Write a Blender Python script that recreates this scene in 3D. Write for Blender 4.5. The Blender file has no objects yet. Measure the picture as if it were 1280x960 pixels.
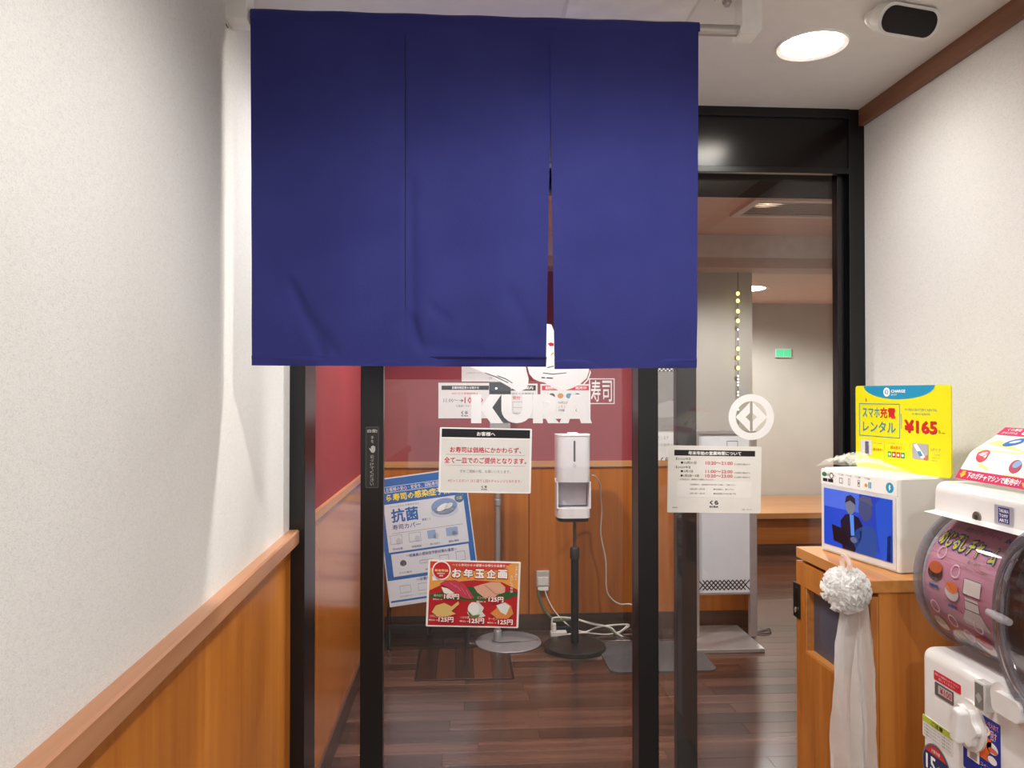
import bpy, bmesh, math, random
from mathutils import Vector, Matrix, noise
random.seed(7)
S = bpy.context.scene
C = S.collection

# ------------------------------------------------------------------ camera, world, exposure
FPX = 961.0
YAW = math.atan(60 / FPX); PITCH = math.atan(12 / FPX); EYE = 1.45
FW = Vector((math.sin(YAW) * math.cos(PITCH), math.cos(YAW) * math.cos(PITCH), math.sin(PITCH)))
RT = Vector((math.cos(YAW), -math.sin(YAW), 0)); UP = RT.cross(FW)
camd = bpy.data.cameras.new('camera'); cam = bpy.data.objects.new('camera', camd); C.objects.link(cam)
camd.sensor_width = 36; camd.lens = FPX / 1280 * 36; camd.clip_start = 0.01
cam.matrix_world = Matrix(((RT.x, UP.x, -FW.x, 0), (RT.y, UP.y, -FW.y, 0), (RT.z, UP.z, -FW.z, EYE), (0, 0, 0, 1)))
S.camera = cam
W = bpy.data.worlds.new('world'); S.world = W; W.use_nodes = True
W.node_tree.nodes['Background'].inputs[0].default_value = (0.92, 0.92, 0.93, 1)
W.node_tree.nodes['Background'].inputs[1].default_value = 0.8
S.view_settings.view_transform = 'Standard'; S.view_settings.look = 'None'
S.view_settings.exposure = 0.7; S.view_settings.gamma = 1; S.view_settings.use_curve_mapping = False

def at(px, py, axis, val):
    d = FW + RT * ((px - 640) / FPX) + UP * ((480 - py) / FPX)
    o = Vector((0, 0, EYE)); t = (val - o[axis]) / d[axis]
    return o + d * t
def aty(px, py, Y): return at(px, py, 1, Y)
def atx(px, py, X): return at(px, py, 0, X)
def atz(px, py, Z): return at(px, py, 2, Z)

# ------------------------------------------------------------------ materials
def lin(c):
    if isinstance(c, str):
        c = [int(c[i:i + 2], 16) / 255 for i in (0, 2, 4)]
    return tuple((v / 12.92 if v <= 0.04045 else ((v + 0.055) / 1.055) ** 2.4) for v in c) + (1,)
MATS = {}
def newmat(name):
    m = bpy.data.materials.new(name); m.use_nodes = True
    nt = m.node_tree; return m, nt, nt.nodes['Principled BSDF']
def setin(b, **k):
    for n, v in k.items():
        b.inputs[n.replace('_', ' ')].default_value = v
def ramp(nt, fac, c0, c1, p0=0.3, p1=0.7):
    r = nt.nodes.new('ShaderNodeValToRGB'); r.color_ramp.elements[0].position = p0; r.color_ramp.elements[1].position = p1
    r.color_ramp.elements[0].color = c0; r.color_ramp.elements[1].color = c1
    nt.links.new(fac, r.inputs[0]); return r.outputs[0]
def coords(nt, scale=(1, 1, 1), kind='Object'):
    t = nt.nodes.new('ShaderNodeTexCoord'); mp = nt.nodes.new('ShaderNodeMapping')
    mp.inputs['Scale'].default_value = scale; nt.links.new(t.outputs[kind], mp.inputs[0]); return mp.outputs[0]
def noisetex(nt, vec, scale, detail=3, rough=0.5, dist=0):
    n = nt.nodes.new('ShaderNodeTexNoise'); n.inputs['Scale'].default_value = scale; n.inputs['Detail'].default_value = detail
    n.inputs['Roughness'].default_value = rough; n.inputs['Distortion'].default_value = dist
    nt.links.new(vec, n.inputs['Vector']); return n.outputs[0]
def bump(nt, b, h, strength, dist=0.002):
    n = nt.nodes.new('ShaderNodeBump'); n.inputs['Strength'].default_value = strength; n.inputs['Distance'].default_value = dist
    nt.links.new(h, n.inputs['Height']); nt.links.new(n.outputs[0], b.inputs['Normal'])
def shade(c, k): return tuple(min(1, v * k) for v in c[:3]) + (1,)
def plain(col, rough=0.5, metal=0.0, var=0.06, scale=18, bmp=0.0, coat=0.0, emit=0.0, spec=0.5):
    key = (col, rough, metal, var, scale, bmp, coat, emit, spec)
    if key in MATS: return MATS[key]
    m, nt, b = newmat('paint_%s' % col); c = lin(col)
    n = noisetex(nt, coords(nt), scale)
    out = ramp(nt, n, shade(c, 1 - var), shade(c, 1 + var))
    nt.links.new(out, b.inputs['Base Color'])
    setin(b, Roughness=rough, Metallic=metal); b.inputs['Coat Weight'].default_value = coat; b.inputs['Specular IOR Level'].default_value = spec
    if bmp: bump(nt, b, noisetex(nt, coords(nt), scale * 12, 2), bmp, 0.001)
    if emit:
        nt.links.new(out, b.inputs['Emission Color']); b.inputs['Emission Strength'].default_value = emit
    MATS[key] = m; return m
def wood(c0, c1, axis=2, rough=0.38, scale=1.0, coat=0.25, key=None, rand=0.0, spec=0.5):
    k = ('wood', c0, c1, axis, rough, scale, rand)
    if k in MATS: return MATS[k]
    m, nt, b = newmat('wood_%s' % c0)
    sc = [16 * scale] * 3; sc[axis] = 0.7 * scale
    vec = coords(nt, tuple(sc))
    if rand:
        oi = nt.nodes.new('ShaderNodeObjectInfo'); ad = nt.nodes.new('ShaderNodeVectorMath'); ad.operation = 'ADD'
        ml = nt.nodes.new('ShaderNodeMath'); ml.operation = 'MULTIPLY'; ml.inputs[1].default_value = 37.0
        nt.links.new(oi.outputs['Random'], ml.inputs[0]); nt.links.new(vec, ad.inputs[0]); nt.links.new(ml.outputs[0], ad.inputs[1]); vec = ad.outputs[0]
    n1 = noisetex(nt, vec, 1.3, 6, 0.6, 0.5)
    col = ramp(nt, n1, lin(c0), lin(c1), 0.32, 0.68)
    if rand:
        hs = nt.nodes.new('ShaderNodeHueSaturation'); mr = nt.nodes.new('ShaderNodeMapRange')
        mr.inputs['To Min'].default_value = 1 - rand; mr.inputs['To Max'].default_value = 1 + rand
        nt.links.new(oi.outputs['Random'], mr.inputs[0]); nt.links.new(mr.outputs[0], hs.inputs['Value']); nt.links.new(col, hs.inputs['Color']); col = hs.outputs[0]
    nt.links.new(col, b.inputs['Base Color'])
    setin(b, Roughness=rough); b.inputs['Coat Weight'].default_value = coat; b.inputs['Coat Roughness'].default_value = 0.2
    b.inputs['Specular IOR Level'].default_value = spec
    bump(nt, b, n1, 0.06, 0.001)
    MATS[k] = m; return m
def wallpaper(c, name):
    m, nt, b = newmat(name); c = lin(c)
    vec = coords(nt)
    big = noisetex(nt, vec, 3.0, 2); fib = noisetex(nt, coords(nt, (1, 1, 1.6)), 150, 3, 0.65, 1.8)
    mix = nt.nodes.new('ShaderNodeMixRGB'); mix.blend_type = 'MULTIPLY'; mix.inputs[0].default_value = 1
    nt.links.new(ramp(nt, fib, shade(c, 0.88), shade(c, 1.03), 0.33, 0.55), mix.inputs[1])
    nt.links.new(ramp(nt, big, (0.95, 0.95, 0.94, 1), (1, 1, 1, 1)), mix.inputs[2])
    nt.links.new(mix.outputs[0], b.inputs['Base Color']); setin(b, Roughness=0.85); b.inputs['Specular IOR Level'].default_value = 0.2
    bump(nt, b, fib, 0.25, 0.002); return m
def glassmat(name, tint=(1, 1, 1, 1), ior=1.5, rough=0.0):
    m = bpy.data.materials.new(name); m.use_nodes = True; nt = m.node_tree; nt.nodes.clear()
    o = nt.nodes.new('ShaderNodeOutputMaterial'); mx = nt.nodes.new('ShaderNodeMixShader'); lw = nt.nodes.new('ShaderNodeLayerWeight'); lw.inputs[0].default_value = 0.5
    f0 = ((ior - 1) / (ior + 1)) ** 2; pw_ = nt.nodes.new('ShaderNodeMath'); pw_.operation = 'POWER'; pw_.inputs[1].default_value = 5; nt.links.new(lw.outputs['Facing'], pw_.inputs[0])
    f = nt.nodes.new('ShaderNodeMath'); f.operation = 'MULTIPLY_ADD'; f.inputs[1].default_value = 1 - f0; f.inputs[2].default_value = f0; nt.links.new(pw_.outputs[0], f.inputs[0])
    t = nt.nodes.new('ShaderNodeBsdfTransparent'); g = nt.nodes.new('ShaderNodeBsdfGlossy'); g.inputs['Roughness'].default_value = rough
    n = noisetex(nt, coords(nt), 2.0, 1); nt.links.new(ramp(nt, n, shade(tint, 0.985), tint), t.inputs[0])
    nt.links.new(f.outputs[0], mx.inputs[0]); nt.links.new(t.outputs[0], mx.inputs[1]); nt.links.new(g.outputs[0], mx.inputs[2]); nt.links.new(mx.outputs[0], o.inputs[0])
    return m
def emissive(col, strength, name='lamp_glow'):
    m, nt, b = newmat(name); c = lin(col); n = noisetex(nt, coords(nt), 6, 1); out = ramp(nt, n, shade(c, 0.96), c)
    nt.links.new(out, b.inputs['Emission Color']); b.inputs['Emission Strength'].default_value = strength; nt.links.new(out, b.inputs['Base Color']); return m
def film(name, alpha, col='FFFFFF', rough=0.25):
    m = bpy.data.materials.new(name); m.use_nodes = True; nt = m.node_tree; b = nt.nodes['Principled BSDF']
    o = [n for n in nt.nodes if n.type == 'OUTPUT_MATERIAL'][0]
    n = noisetex(nt, coords(nt), 40, 2); nt.links.new(ramp(nt, n, shade(lin(col), 0.93), lin(col)), b.inputs['Base Color'])
    setin(b, Roughness=rough); b.inputs['Specular IOR Level'].default_value = 0.8
    tr = nt.nodes.new('ShaderNodeBsdfTranslucent'); tr.inputs[0].default_value = lin(col)
    m1 = nt.nodes.new('ShaderNodeMixShader'); m1.inputs[0].default_value = 0.4
    tp = nt.nodes.new('ShaderNodeBsdfTransparent'); m2 = nt.nodes.new('ShaderNodeMixShader'); m2.inputs[0].default_value = alpha
    nt.links.new(b.outputs[0], m1.inputs[1]); nt.links.new(tr.outputs[0], m1.inputs[2])
    nt.links.new(tp.outputs[0], m2.inputs[1]); nt.links.new(m1.outputs[0], m2.inputs[2]); nt.links.new(m2.outputs[0], o.inputs[0]); return m

WHITE = plain('EDEBE6', 0.45); PLASTIC = plain('E9E7E3', 0.32, coat=0.3); BLACKMET = plain('0B0B0D', 0.28, var=0.1)
BLACKM2 = plain('17100F', 0.35, var=0.1); BLACKP = plain('101012', 0.4); STEEL = plain('B9B6B2', 0.32, 0.9); SILVER = plain('A9A9AC', 0.4, 0.55)
WALLP = wallpaper('DEDCD8', 'fibre_wallpaper'); CEILM = plain('E6E2DD', 0.8, var=0.02, bmp=0.05)
DADO = wood('B06218', 'C47A28', 2, 0.4); RAIL = wood('AE7650', 'BE8862', 1, 0.4); RAILX = wood('A8703C', 'C08A50', 0, 0.4)
CAB = wood('A8601C', 'C27A30', 2, 0.42, 1.6); CABTOP = wood('B87838', 'CE8E4C', 1, 0.4, 1.4)
CROWN = wood('74482E', '8A5A3C', 1, 0.5); REDW = plain('862B31', 0.6, var=0.06, scale=5); BEIGE = plain('B4B0A6', 0.75, var=0.04, scale=4)
BASEB = wood('3A2820', '4A342A', 0, 0.45); BASEBY = wood('3A2820', '4A342A', 1, 0.45)
GLASS = glassmat('clear_pane'); CLEAR = glassmat('clear_plastic', (0.9, 0.89, 0.9, 1), 1.45)

# ------------------------------------------------------------------ mesh helpers
def wm(o):
    m = o.matrix_parent_inverse @ o.matrix_basis if o.parent else o.matrix_basis.copy()
    return wm(o.parent) @ m if o.parent else m
def adopt(o, p):
    o.parent = p; o.matrix_parent_inverse = wm(p).inverted()
def tag(o, label=None, cat=None, group=None, kind=None):
    if label: o['label'] = label
    if cat: o['category'] = cat
    if group: o['group'] = group
    if kind: o['kind'] = kind
    return o
def empty(name, loc, label=None, cat=None, group=None, kind=None):
    o = bpy.data.objects.new(name, None); C.objects.link(o); o.location = loc; o.empty_display_size = 0.05
    return tag(o, label, cat, group, kind)
def mesh(name, bm, mat, parent=None, smooth=False, label=None, cat=None, group=None, kind=None):
    """bm holds world coordinates; the object gets its origin at its own base centre"""
    bm.normal_update()
    vs = [v.co for v in bm.verts]
    lo = Vector((min(v[i] for v in vs) for i in range(3))); hi = Vector((max(v[i] for v in vs) for i in range(3)))
    c = Vector(((lo.x + hi.x) / 2, (lo.y + hi.y) / 2, lo.z))
    bmesh.ops.translate(bm, verts=bm.verts, vec=-c)
    me = bpy.data.meshes.new(name); bm.to_mesh(me); bm.free()
    me.materials.append(mat)
    if smooth:
        for p in me.polygons: p.use_smooth = True
        me.set_sharp_from_angle(angle=math.radians(40))
    o = bpy.data.objects.new(name, me); C.objects.link(o); o.matrix_basis = Matrix.Translation(c)
    if parent: adopt(o, parent)
    return tag(o, label, cat, group, kind)
def bx(bm, x0, x1, y0, y1, z0, z1, bev=0, seg=2):
    r = bmesh.ops.create_cube(bm, size=1)
    vs = r['verts']
    for v in vs:
        v.co = Vector(((x0 + x1) / 2 + v.co.x * (x1 - x0), (y0 + y1) / 2 + v.co.y * (y1 - y0), (z0 + z1) / 2 + v.co.z * (z1 - z0)))
    if bev:
        es = {e for v in vs for e in v.link_edges}
        bmesh.ops.bevel(bm, geom=list(es), offset=bev, segments=seg, affect='EDGES', profile=0.5)
    return bm
def box(name, x0, x1, y0, y1, z0, z1, mat, parent=None, bev=0, seg=2, **k):
    return mesh(name, bx(bmesh.new(), min(x0, x1), max(x0, x1), min(y0, y1), max(y0, y1), min(z0, z1), max(z0, z1), bev, seg), mat, parent, smooth=False, **k)
def xf(bm, M):
    bmesh.ops.transform(bm, matrix=M, verts=bm.verts); return bm
def lathe(prof, loc, seg=40):
    bm = bmesh.new(); rings = []
    for r, z in prof:
        if r < 1e-6: rings.append([bm.verts.new((loc[0], loc[1], loc[2] + z))])
        else: rings.append([bm.verts.new((loc[0] + r * math.cos(2 * math.pi * i / seg), loc[1] + r * math.sin(2 * math.pi * i / seg), loc[2] + z)) for i in range(seg)])
    for a, b in zip(rings, rings[1:]):
        if len(a) == 1 and len(b) == 1: continue
        for i in range(seg):
            j = (i + 1) % seg
            if len(a) == 1: bm.faces.new((a[0], b[j], b[i]))
            elif len(b) == 1: bm.faces.new((a[i], a[j], b[0]))
            else: bm.faces.new((a[i], a[j], b[j], b[i]))
    bmesh.ops.recalc_face_normals(bm, faces=bm.faces); return bm
def tube(pts, r, seg=8, smoothn=0):
    pts = [Vector(p) for p in pts]
    if smoothn:
        out = []
        for i in range(len(pts) - 1):
            p0 = pts[max(i - 1, 0)]; p1 = pts[i]; p2 = pts[i + 1]; p3 = pts[min(i + 2, len(pts) - 1)]
            for k in range(smoothn):
                t = k / smoothn
                out.append(0.5 * ((2 * p1) + (p2 - p0) * t + (2 * p0 - 5 * p1 + 4 * p2 - p3) * t * t + (3 * p1 - p0 - 3 * p2 + p3) * t ** 3))
        out.append(pts[-1]); pts = out
    bm = bmesh.new(); rings = []; prev = None
    for i, p in enumerate(pts):
        d = (pts[min(i + 1, len(pts) - 1)] - pts[max(i - 1, 0)]).normalized()
        if prev is None:
            a = d.orthogonal().normalized()
        else:
            a = (prev - d * prev.dot(d)).normalized()
        prev = a; b = d.cross(a)
        rr = r[i] if isinstance(r, (list, tuple)) else r
        rings.append([bm.verts.new(p + (a * math.cos(2 * math.pi * k / seg) + b * math.sin(2 * math.pi * k / seg)) * rr) for k in range(seg)])
    for A, B in zip(rings, rings[1:]):
        for k in range(seg):
            bm.faces.new((A[k], A[(k + 1) % seg], B[(k + 1) % seg], B[k]))
    bm.faces.new(rings[0][::-1]); bm.faces.new(rings[-1])
    bmesh.ops.recalc_face_normals(bm, faces=bm.faces); return bm
def prism(loop, depth, M):
    """closed 2-D loop in the xy plane extruded by depth along z, then moved by M"""
    bm = bmesh.new(); a = [bm.verts.new((x, y, 0)) for x, y in loop]; b = [bm.verts.new((x, y, depth)) for x, y in loop]
    bm.faces.new(a[::-1]); bm.faces.new(b); n = len(loop)
    for i in range(n): bm.faces.new((a[i], a[(i + 1) % n], b[(i + 1) % n], b[i]))
    bmesh.ops.recalc_face_normals(bm, faces=bm.faces); return xf(bm, M)
def yprism(loop_xz, y0, y1):
    return prism(loop_xz, y1 - y0, Matrix(((1, 0, 0, 0), (0, 0, 1, y0), (0, 1, 0, 0), (0, 0, 0, 1))))
def rrect(w, h, r, n=5, cx=0, cy=0):
    out = []
    for sx, sy, a0 in ((1, 1, 0), (-1, 1, 90), (-1, -1, 180), (1, -1, 270)):
        for k in range(n + 1):
            a = math.radians(a0 + 90 * k / n); out.append((cx + sx * (w / 2 - r) + r * math.cos(a), cy + sy * (h / 2 - r) + r * math.sin(a)))
    return out
def frame_axes(o, ux, uy):
    ux = Vector(ux).normalized(); uy = Vector(uy); uy = (uy - ux * uy.dot(ux)).normalized(); uz = ux.cross(uy)
    return Matrix(((ux.x, uy.x, uz.x, o[0]), (ux.y, uy.y, uz.y, o[1]), (ux.z, uy.z, uz.z, o[2]), (0, 0, 0, 1)))

# ------------------------------------------------------------------ flat print: text and shapes on boards
_tc = {}
def textmesh(s, bold=0.0, res=2):
    k = (s, bold, res)
    if k not in _tc:
        c = bpy.data.curves.new('t', 'FONT'); c.body = s; c.resolution_u = res
        o = bpy.data.objects.new('t', c); C.objects.link(o)
        dg = bpy.context.evaluated_depsgraph_get(); dg.update()
        me = bpy.data.meshes.new_from_object(o.evaluated_get(dg))
        vs = [(v.co.x, v.co.y) for v in me.vertices]; fs = [tuple(p.vertices) for p in me.polygons]
        bpy.data.objects.remove(o); bpy.data.curves.remove(c); bpy.data.meshes.remove(me)
        if bold:
            n0 = len(vs); b0, f0 = vs, fs; vs, fs = [], []
            nq = 6 if bold >= 0.03 else 4
            for q in range(nq):
                a = 2 * math.pi * (q + 0.5) / nq; vs += [(x + bold * math.cos(a), y + bold * math.sin(a), q * 0.00003) for x, y in b0]; fs += [tuple(i + n0 * q for i in f) for f in f0]
        xs = [v[0] for v in vs]; ys = [v[1] for v in vs]; x0, x1, y0, y1 = min(xs), max(xs), min(ys), max(ys)
        _tc[k] = ([((v[0] - x0) / (x1 - x0 or 1), (v[1] - y0) / (y1 - y0 or 1), v[2] if len(v) > 2 else 0.0) for v in vs], fs, (x1 - x0) / ((y1 - y0) or 1))
    return _tc[k]
def loopsmesh(loops):
    c = bpy.data.curves.new('p', 'CURVE'); c.dimensions = '2D'; c.fill_mode = 'FRONT' if False else 'BOTH'
    for L in loops:
        sp = c.splines.new('POLY'); sp.points.add(len(L) - 1); sp.use_cyclic_u = True
        for p, q in zip(sp.points, L): p.co = (q[0], q[1], 0, 1)
    o = bpy.data.objects.new('p', c); C.objects.link(o)
    dg = bpy.context.evaluated_depsgraph_get(); dg.update()
    me = bpy.data.meshes.new_from_object(o.evaluated_get(dg))
    vs = [(v.co.x, v.co.y) for v in me.vertices]; fs = [tuple(p.vertices) for p in me.polygons]
    bpy.data.objects.remove(o); bpy.data.curves.remove(c); bpy.data.meshes.remove(me); return vs, fs
def ell(cx, cy, rx, ry, n=24, rot=0):
    return [(cx + rx * math.cos(a) * math.cos(rot) - ry * math.sin(a) * math.sin(rot), cy + rx * math.cos(a) * math.sin(rot) + ry * math.sin(a) * math.cos(rot)) for a in (2 * math.pi * i / n for i in range(n))]
def INK(col, emit=0.0): return plain(col, 0.55, var=0.02, emit=emit)
class Board:
    """flat sign: u,v in 0..1 from its top-left corner; prints collect per colour and become child meshes"""
    def __init__(s, name, M, w, h, mat, thick=0.002, radius=0.0, parent=None, warp=None, label=None, cat=None, group=None, base=True, step=0.00025, z0=None):
        s.M = M; s.w = w; s.h = h; s.pr = {}; s.z = (thick / 2 + step) if z0 is None else z0; s.warp = warp; s.step = step; s.root = None
        if base:
            loop = rrect(w, h, radius) if radius else [(w / 2, h / 2), (-w / 2, h / 2), (-w / 2, -h / 2), (w / 2, -h / 2)]
            bm = prism(loop, thick, Matrix.Translation((0, 0, -thick / 2)))
            me = bpy.data.meshes.new(name); bm.to_mesh(me); bm.free(); me.materials.append(mat)
            o = bpy.data.objects.new(name, me); C.objects.link(o); o.matrix_basis = M
            if parent: adopt(o, parent)
            s.root = tag(o, label, cat, group)
    def xy(s, u, v): return ((u - 0.5) * s.w, (0.5 - v) * s.h)
    def add(s, vs, fs, mat, name, own=False):
        key = (name, len(s.pr)) if own else (name, mat.name)
        d = s.pr.setdefault(key, [mat, [], []]); n = len(d[1])
        d[1] += [(v[0], v[1], s.z + (v[2] if len(v) > 2 else 0)) for v in vs]; d[2] += [tuple(i + n for i in f) for f in fs]
    def layer(s, k=1): s.z += s.step * k
    def poly(s, uv, mat, name='print'):
        p = [s.xy(*q) for q in uv]; vs, fs = loopsmesh([p]); s.add(vs, fs, mat, name, name != 'ray')
    def loops(s, ll, mat, name='print'):
        vs, fs = loopsmesh([[s.xy(*q) for q in L] for L in ll]); s.add(vs, fs, mat, name)
    def rect(s, u0, v0, u1, v1, mat, name='print'):
        s.add([s.xy(u0, v0), s.xy(u1, v0), s.xy(u1, v1), s.xy(u0, v1)], [(3, 2, 1, 0)], mat, name)
    def oval(s, u, v, ru, rv, mat, name='print', n=24, rot=0):
        cx, cy = s.xy(u, v); p = ell(cx, cy, ru * s.w, rv * s.h, n, rot); s.add(p, [tuple(range(n))], mat, name, name != 'dots')
    def ring(s, u, v, r, t, mat, name='print', n=32, k=1.0):
        cx, cy = s.xy(u, v); a = ell(cx, cy, r * s.w, r * s.w * k, n); b = ell(cx, cy, (r - t) * s.w, (r * k - t) * s.w, n)
        s.add(a + b, [(i, (i + 1) % n, n + (i + 1) % n, n + i) for i in range(n)], mat, name, True)
    def outline(s, u0, v0, u1, v1, t, mat, name='print'):
        tv = t * s.w / s.h
        for a in ((u0, v0, u1, v0 + tv), (u0, v1 - tv, u1, v1), (u0, v0, u0 + t, v1), (u1 - t, v0, u1, v1)): s.rect(*a, mat, name)
    def line(s, pts, t, mat, name='print'):
        P = [Vector(s.xy(*q)) for q in pts]
        for a, b in zip(P, P[1:]):
            d = (b - a).normalized(); nn = Vector((-d.y, d.x)) * t * s.w / 2; e = d * t * s.w * 0.3
            s.add([tuple(a - e + nn), tuple(b + e + nn), tuple(b + e - nn), tuple(a - e - nn)], [(0, 3, 2, 1)], mat, name)
    def text(s, t, u0, v0, u1, v1, mat, bold=0.0, res=1, name='lettering', rot=0, fit=True):
        vs, fs, asp = textmesh(t, bold, res); x0, y0 = s.xy(u0, v1); x1, y1 = s.xy(u1, v0)
        out = [(x0 + (x1 - x0) * a, y0 + (y1 - y0) * b, c) for a, b, c in vs]
        if rot:
            cx, cy = (x0 + x1) / 2, (y0 + y1) / 2; c_, s_ = math.cos(rot), math.sin(rot)
            out = [(cx + (x - cx) * c_ - (y - cy) * s_, cy + (x - cx) * s_ + (y - cy) * c_, z) for x, y, z in out]
        s.add(out, fs, mat, name, True)
    def column(s, t, u0, v0, u1, v1, mat, bold=0.0, name='lettering'):
        n = len(t); dv = (v1 - v0) / n
        for i, ch in enumerate(t): s.text(ch, u0, v0 + dv * i + dv * 0.08, u1, v0 + dv * (i + 1) - dv * 0.08, mat, bold, 1, name)
    def done(s, parent=None):
        for (name, _), (mat, vs, fs) in s.pr.items():
            if s.warp: vs = [s.warp(*v) for v in vs]
            me = bpy.data.meshes.new(name); me.from_pydata(vs, [], fs); me.materials.append(mat); me.update()
            o = bpy.data.objects.new(name, me); C.objects.link(o); o.matrix_basis = s.M
            adopt(o, parent or s.root)
        return s.root
def facing(TL, TR, BR, BL, Y):
    """board matrix, width and height from four corner pixels on the vertical plane y = Y"""
    a, b, c, d = [aty(p[0], p[1], Y) for p in (TL, TR, BR, BL)]
    ux = ((b - a) + (c - d)) / 2; uy = ((a - d) + (b - c)) / 2
    return frame_axes((a + b + c + d) / 4, ux, uy), ux.length, uy.length
def rectpx(x0, y0, x1, y1, Y): return facing((x0, y0), (x1, y0), (x1, y1), (x0, y1), Y)

# ================================================================== THE SETTING
XL, XR, CE, DY = -0.53, 1.28, 2.36, 2.38       # left wall, right wall, ceiling, front of the door frame
YB, XE, YF = 4.72, None, 7.9                   # back wall, its right end, far wall
XE = aty(941, 600, YB).x
RZ = atx(371.5, 654.5, XL).z                    # top of the dado rail
# floor: slab, planks
fl = box('floor', -5.0, 5.5, -10, 8.2, -0.12, -0.004, plain('2A1C16', 0.6), kind='structure', label='dark brown plank floor of the entrance passage')
PLK = wood('35221C', '5C4036', 0, 0.24, 1.0, coat=0.35, rand=0.5)
pm = {}
def plank_mesh(L, w):
    k = (round(L, 3), round(w, 3))
    if k not in pm:
        bm = bx(bmesh.new(), -L / 2, L / 2, -w / 2, w / 2, -0.004, 0, 0.0006, 1); me = bpy.data.meshes.new('plank'); bm.to_mesh(me); bm.free(); me.materials.append(PLK); pm[k] = me
    return pm[k]
def plank(x0, x1, y0, y1, z=0.0):
    g = 0.0012
    o = bpy.data.objects.new('plank', plank_mesh(x1 - x0 - g, y1 - y0 - g)); C.objects.link(o)
    o.matrix_basis = Matrix.Translation(((x0 + x1) / 2, (y0 + y1) / 2, z)); adopt(o, fl)
pw = 0.105
y = 2.60
while y < YB - 0.01:
    y2 = min(y + pw, YB); x = XL - random.random() * 0.85; xe = 2.45
    while x < xe:
        x2 = x + 0.9
        a, b = max(x, XL), min(x2, xe)
        if b - a > 0.03: plank(a, b, y, y2)
        x = x2
    y = y2
m_, nt, b_ = newmat('far_plank_floor')      # beyond the built planks
br = nt.nodes.new('ShaderNodeTexBrick'); nt.links.new(coords(nt, (1, 1, 1)), br.inputs['Vector'])
br.inputs['Scale'].default_value = 1.0; br.inputs['Brick Width'].default_value = 0.9; br.inputs['Row Height'].default_value = 0.105; br.inputs['Mortar Size'].default_value = 0.0015
br.inputs['Color1'].default_value = lin('3A2219'); br.inputs['Color2'].default_value = lin('54362B'); br.inputs['Mortar'].default_value = lin('1C110D')
nt.links.new(br.outputs[0], b_.inputs['Base Color']); setin(b_, Roughness=0.26); b_.inputs['Coat Weight'].default_value = 0.3
fb = bx(bmesh.new(), XL, 5.3, YB, 8.0, -0.004, 0.0); bx(fb, 2.45, 5.3, 2.6, YB, -0.004, 0.0)
mesh('plank_field', fb, m_, fl)
m2_, nt, b_ = newmat('entrance_tile'); nt.links.new(ramp(nt, noisetex(nt, coords(nt), 60, 3), lin('5C5650'), lin('756E66')), b_.inputs['Base Color']); setin(b_, Roughness=0.5)
mesh('entrance_tile', bx(bx(bmesh.new(), XL - 0.15, XR + 0.15, -1.3, 2.6, -0.004, 0.0), -5, 5, -10, -1.3, -0.004, 0.0), m2_, fl)

# left wall, outside and inside one straight run
wl = mesh('wall_left', bx(bmesh.new(), XL - 0.15, XL, -1.2, DY, RZ - 0.001, CE + 0.1), WALLP, kind='structure', label='off-white fibre wallpapered wall along the left of the passage')
mesh('wainscot', bx(bmesh.new(), XL - 0.15, XL + 0.004, -1.2, DY, 0, RZ - 0.001), DADO, wl)
rl = yprism([(XL - 0.05, RZ - 0.045), (XL + 0.026, RZ - 0.045), (XL + 0.03, RZ - 0.04), (XL + 0.03, RZ - 0.004), (XL + 0.026, RZ), (XL - 0.05, RZ)], -1.2, DY + 0.012)
mesh('trim_1', rl, RAIL, kind='structure', label='pinkish wood dado rail capping the orange wainscot on the left wall')
RZI = RZ
wi = mesh('wall_inner_left', bx(bmesh.new(), XL - 0.15, XL, DY + 0.17, 8.1, RZI - 0.01, 2.6), REDW, kind='structure', label='dark red inner wall seen through the gap beside the sliding door')
mesh('wainscot', bx(bmesh.new(), XL - 0.15, XL + 0.004, DY + 0.17, YB, 0.0, RZI - 0.03), wood('A85C1E', 'B96E2C', 2, 0.22, 0.6), wi)
mesh('dado_rail', bx(bmesh.new(), XL - 0.05, XL + 0.016, DY + 0.17, YB, RZI - 0.03, RZI), RAIL, wi)
mesh('baseboard_left', bx(bmesh.new(), XL - 0.05, XL + 0.014, DY + 0.17, YB, 0, 0.10), BASEBY, kind='structure', label='dark brown baseboard at the foot of the inner left wall')
SK = Matrix(((1, -0.022, 0, 0.022 * DY), (0, 1, 0, 0), (0, 0, 1, 0), (0, 0, 0, 1)))   # the outer wall runs a degree off the room's axis
for n_ in ('wall_left', 'trim_1'):
    o_ = bpy.data.objects[n_]
    for q_ in [o_] + list(o_.children):
        mw = wm(q_); q_.data.transform(mw.inverted() @ SK @ mw)
# right wall
wr = mesh('wall_right', bx(bmesh.new(), XR, XR + 0.15, -1.2, DY + 0.06, 0, CE + 0.1), WALLP, kind='structure', label='off-white fibre wallpapered wall on the right of the passage')
mesh('trim_2', bx(bmesh.new(), XR - 0.018, XR + 0.01, -1.2, DY, CE - 0.052, CE + 0.02), CROWN, kind='structure', label='brown wooden crown strip where the right wall meets the ceiling')
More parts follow.
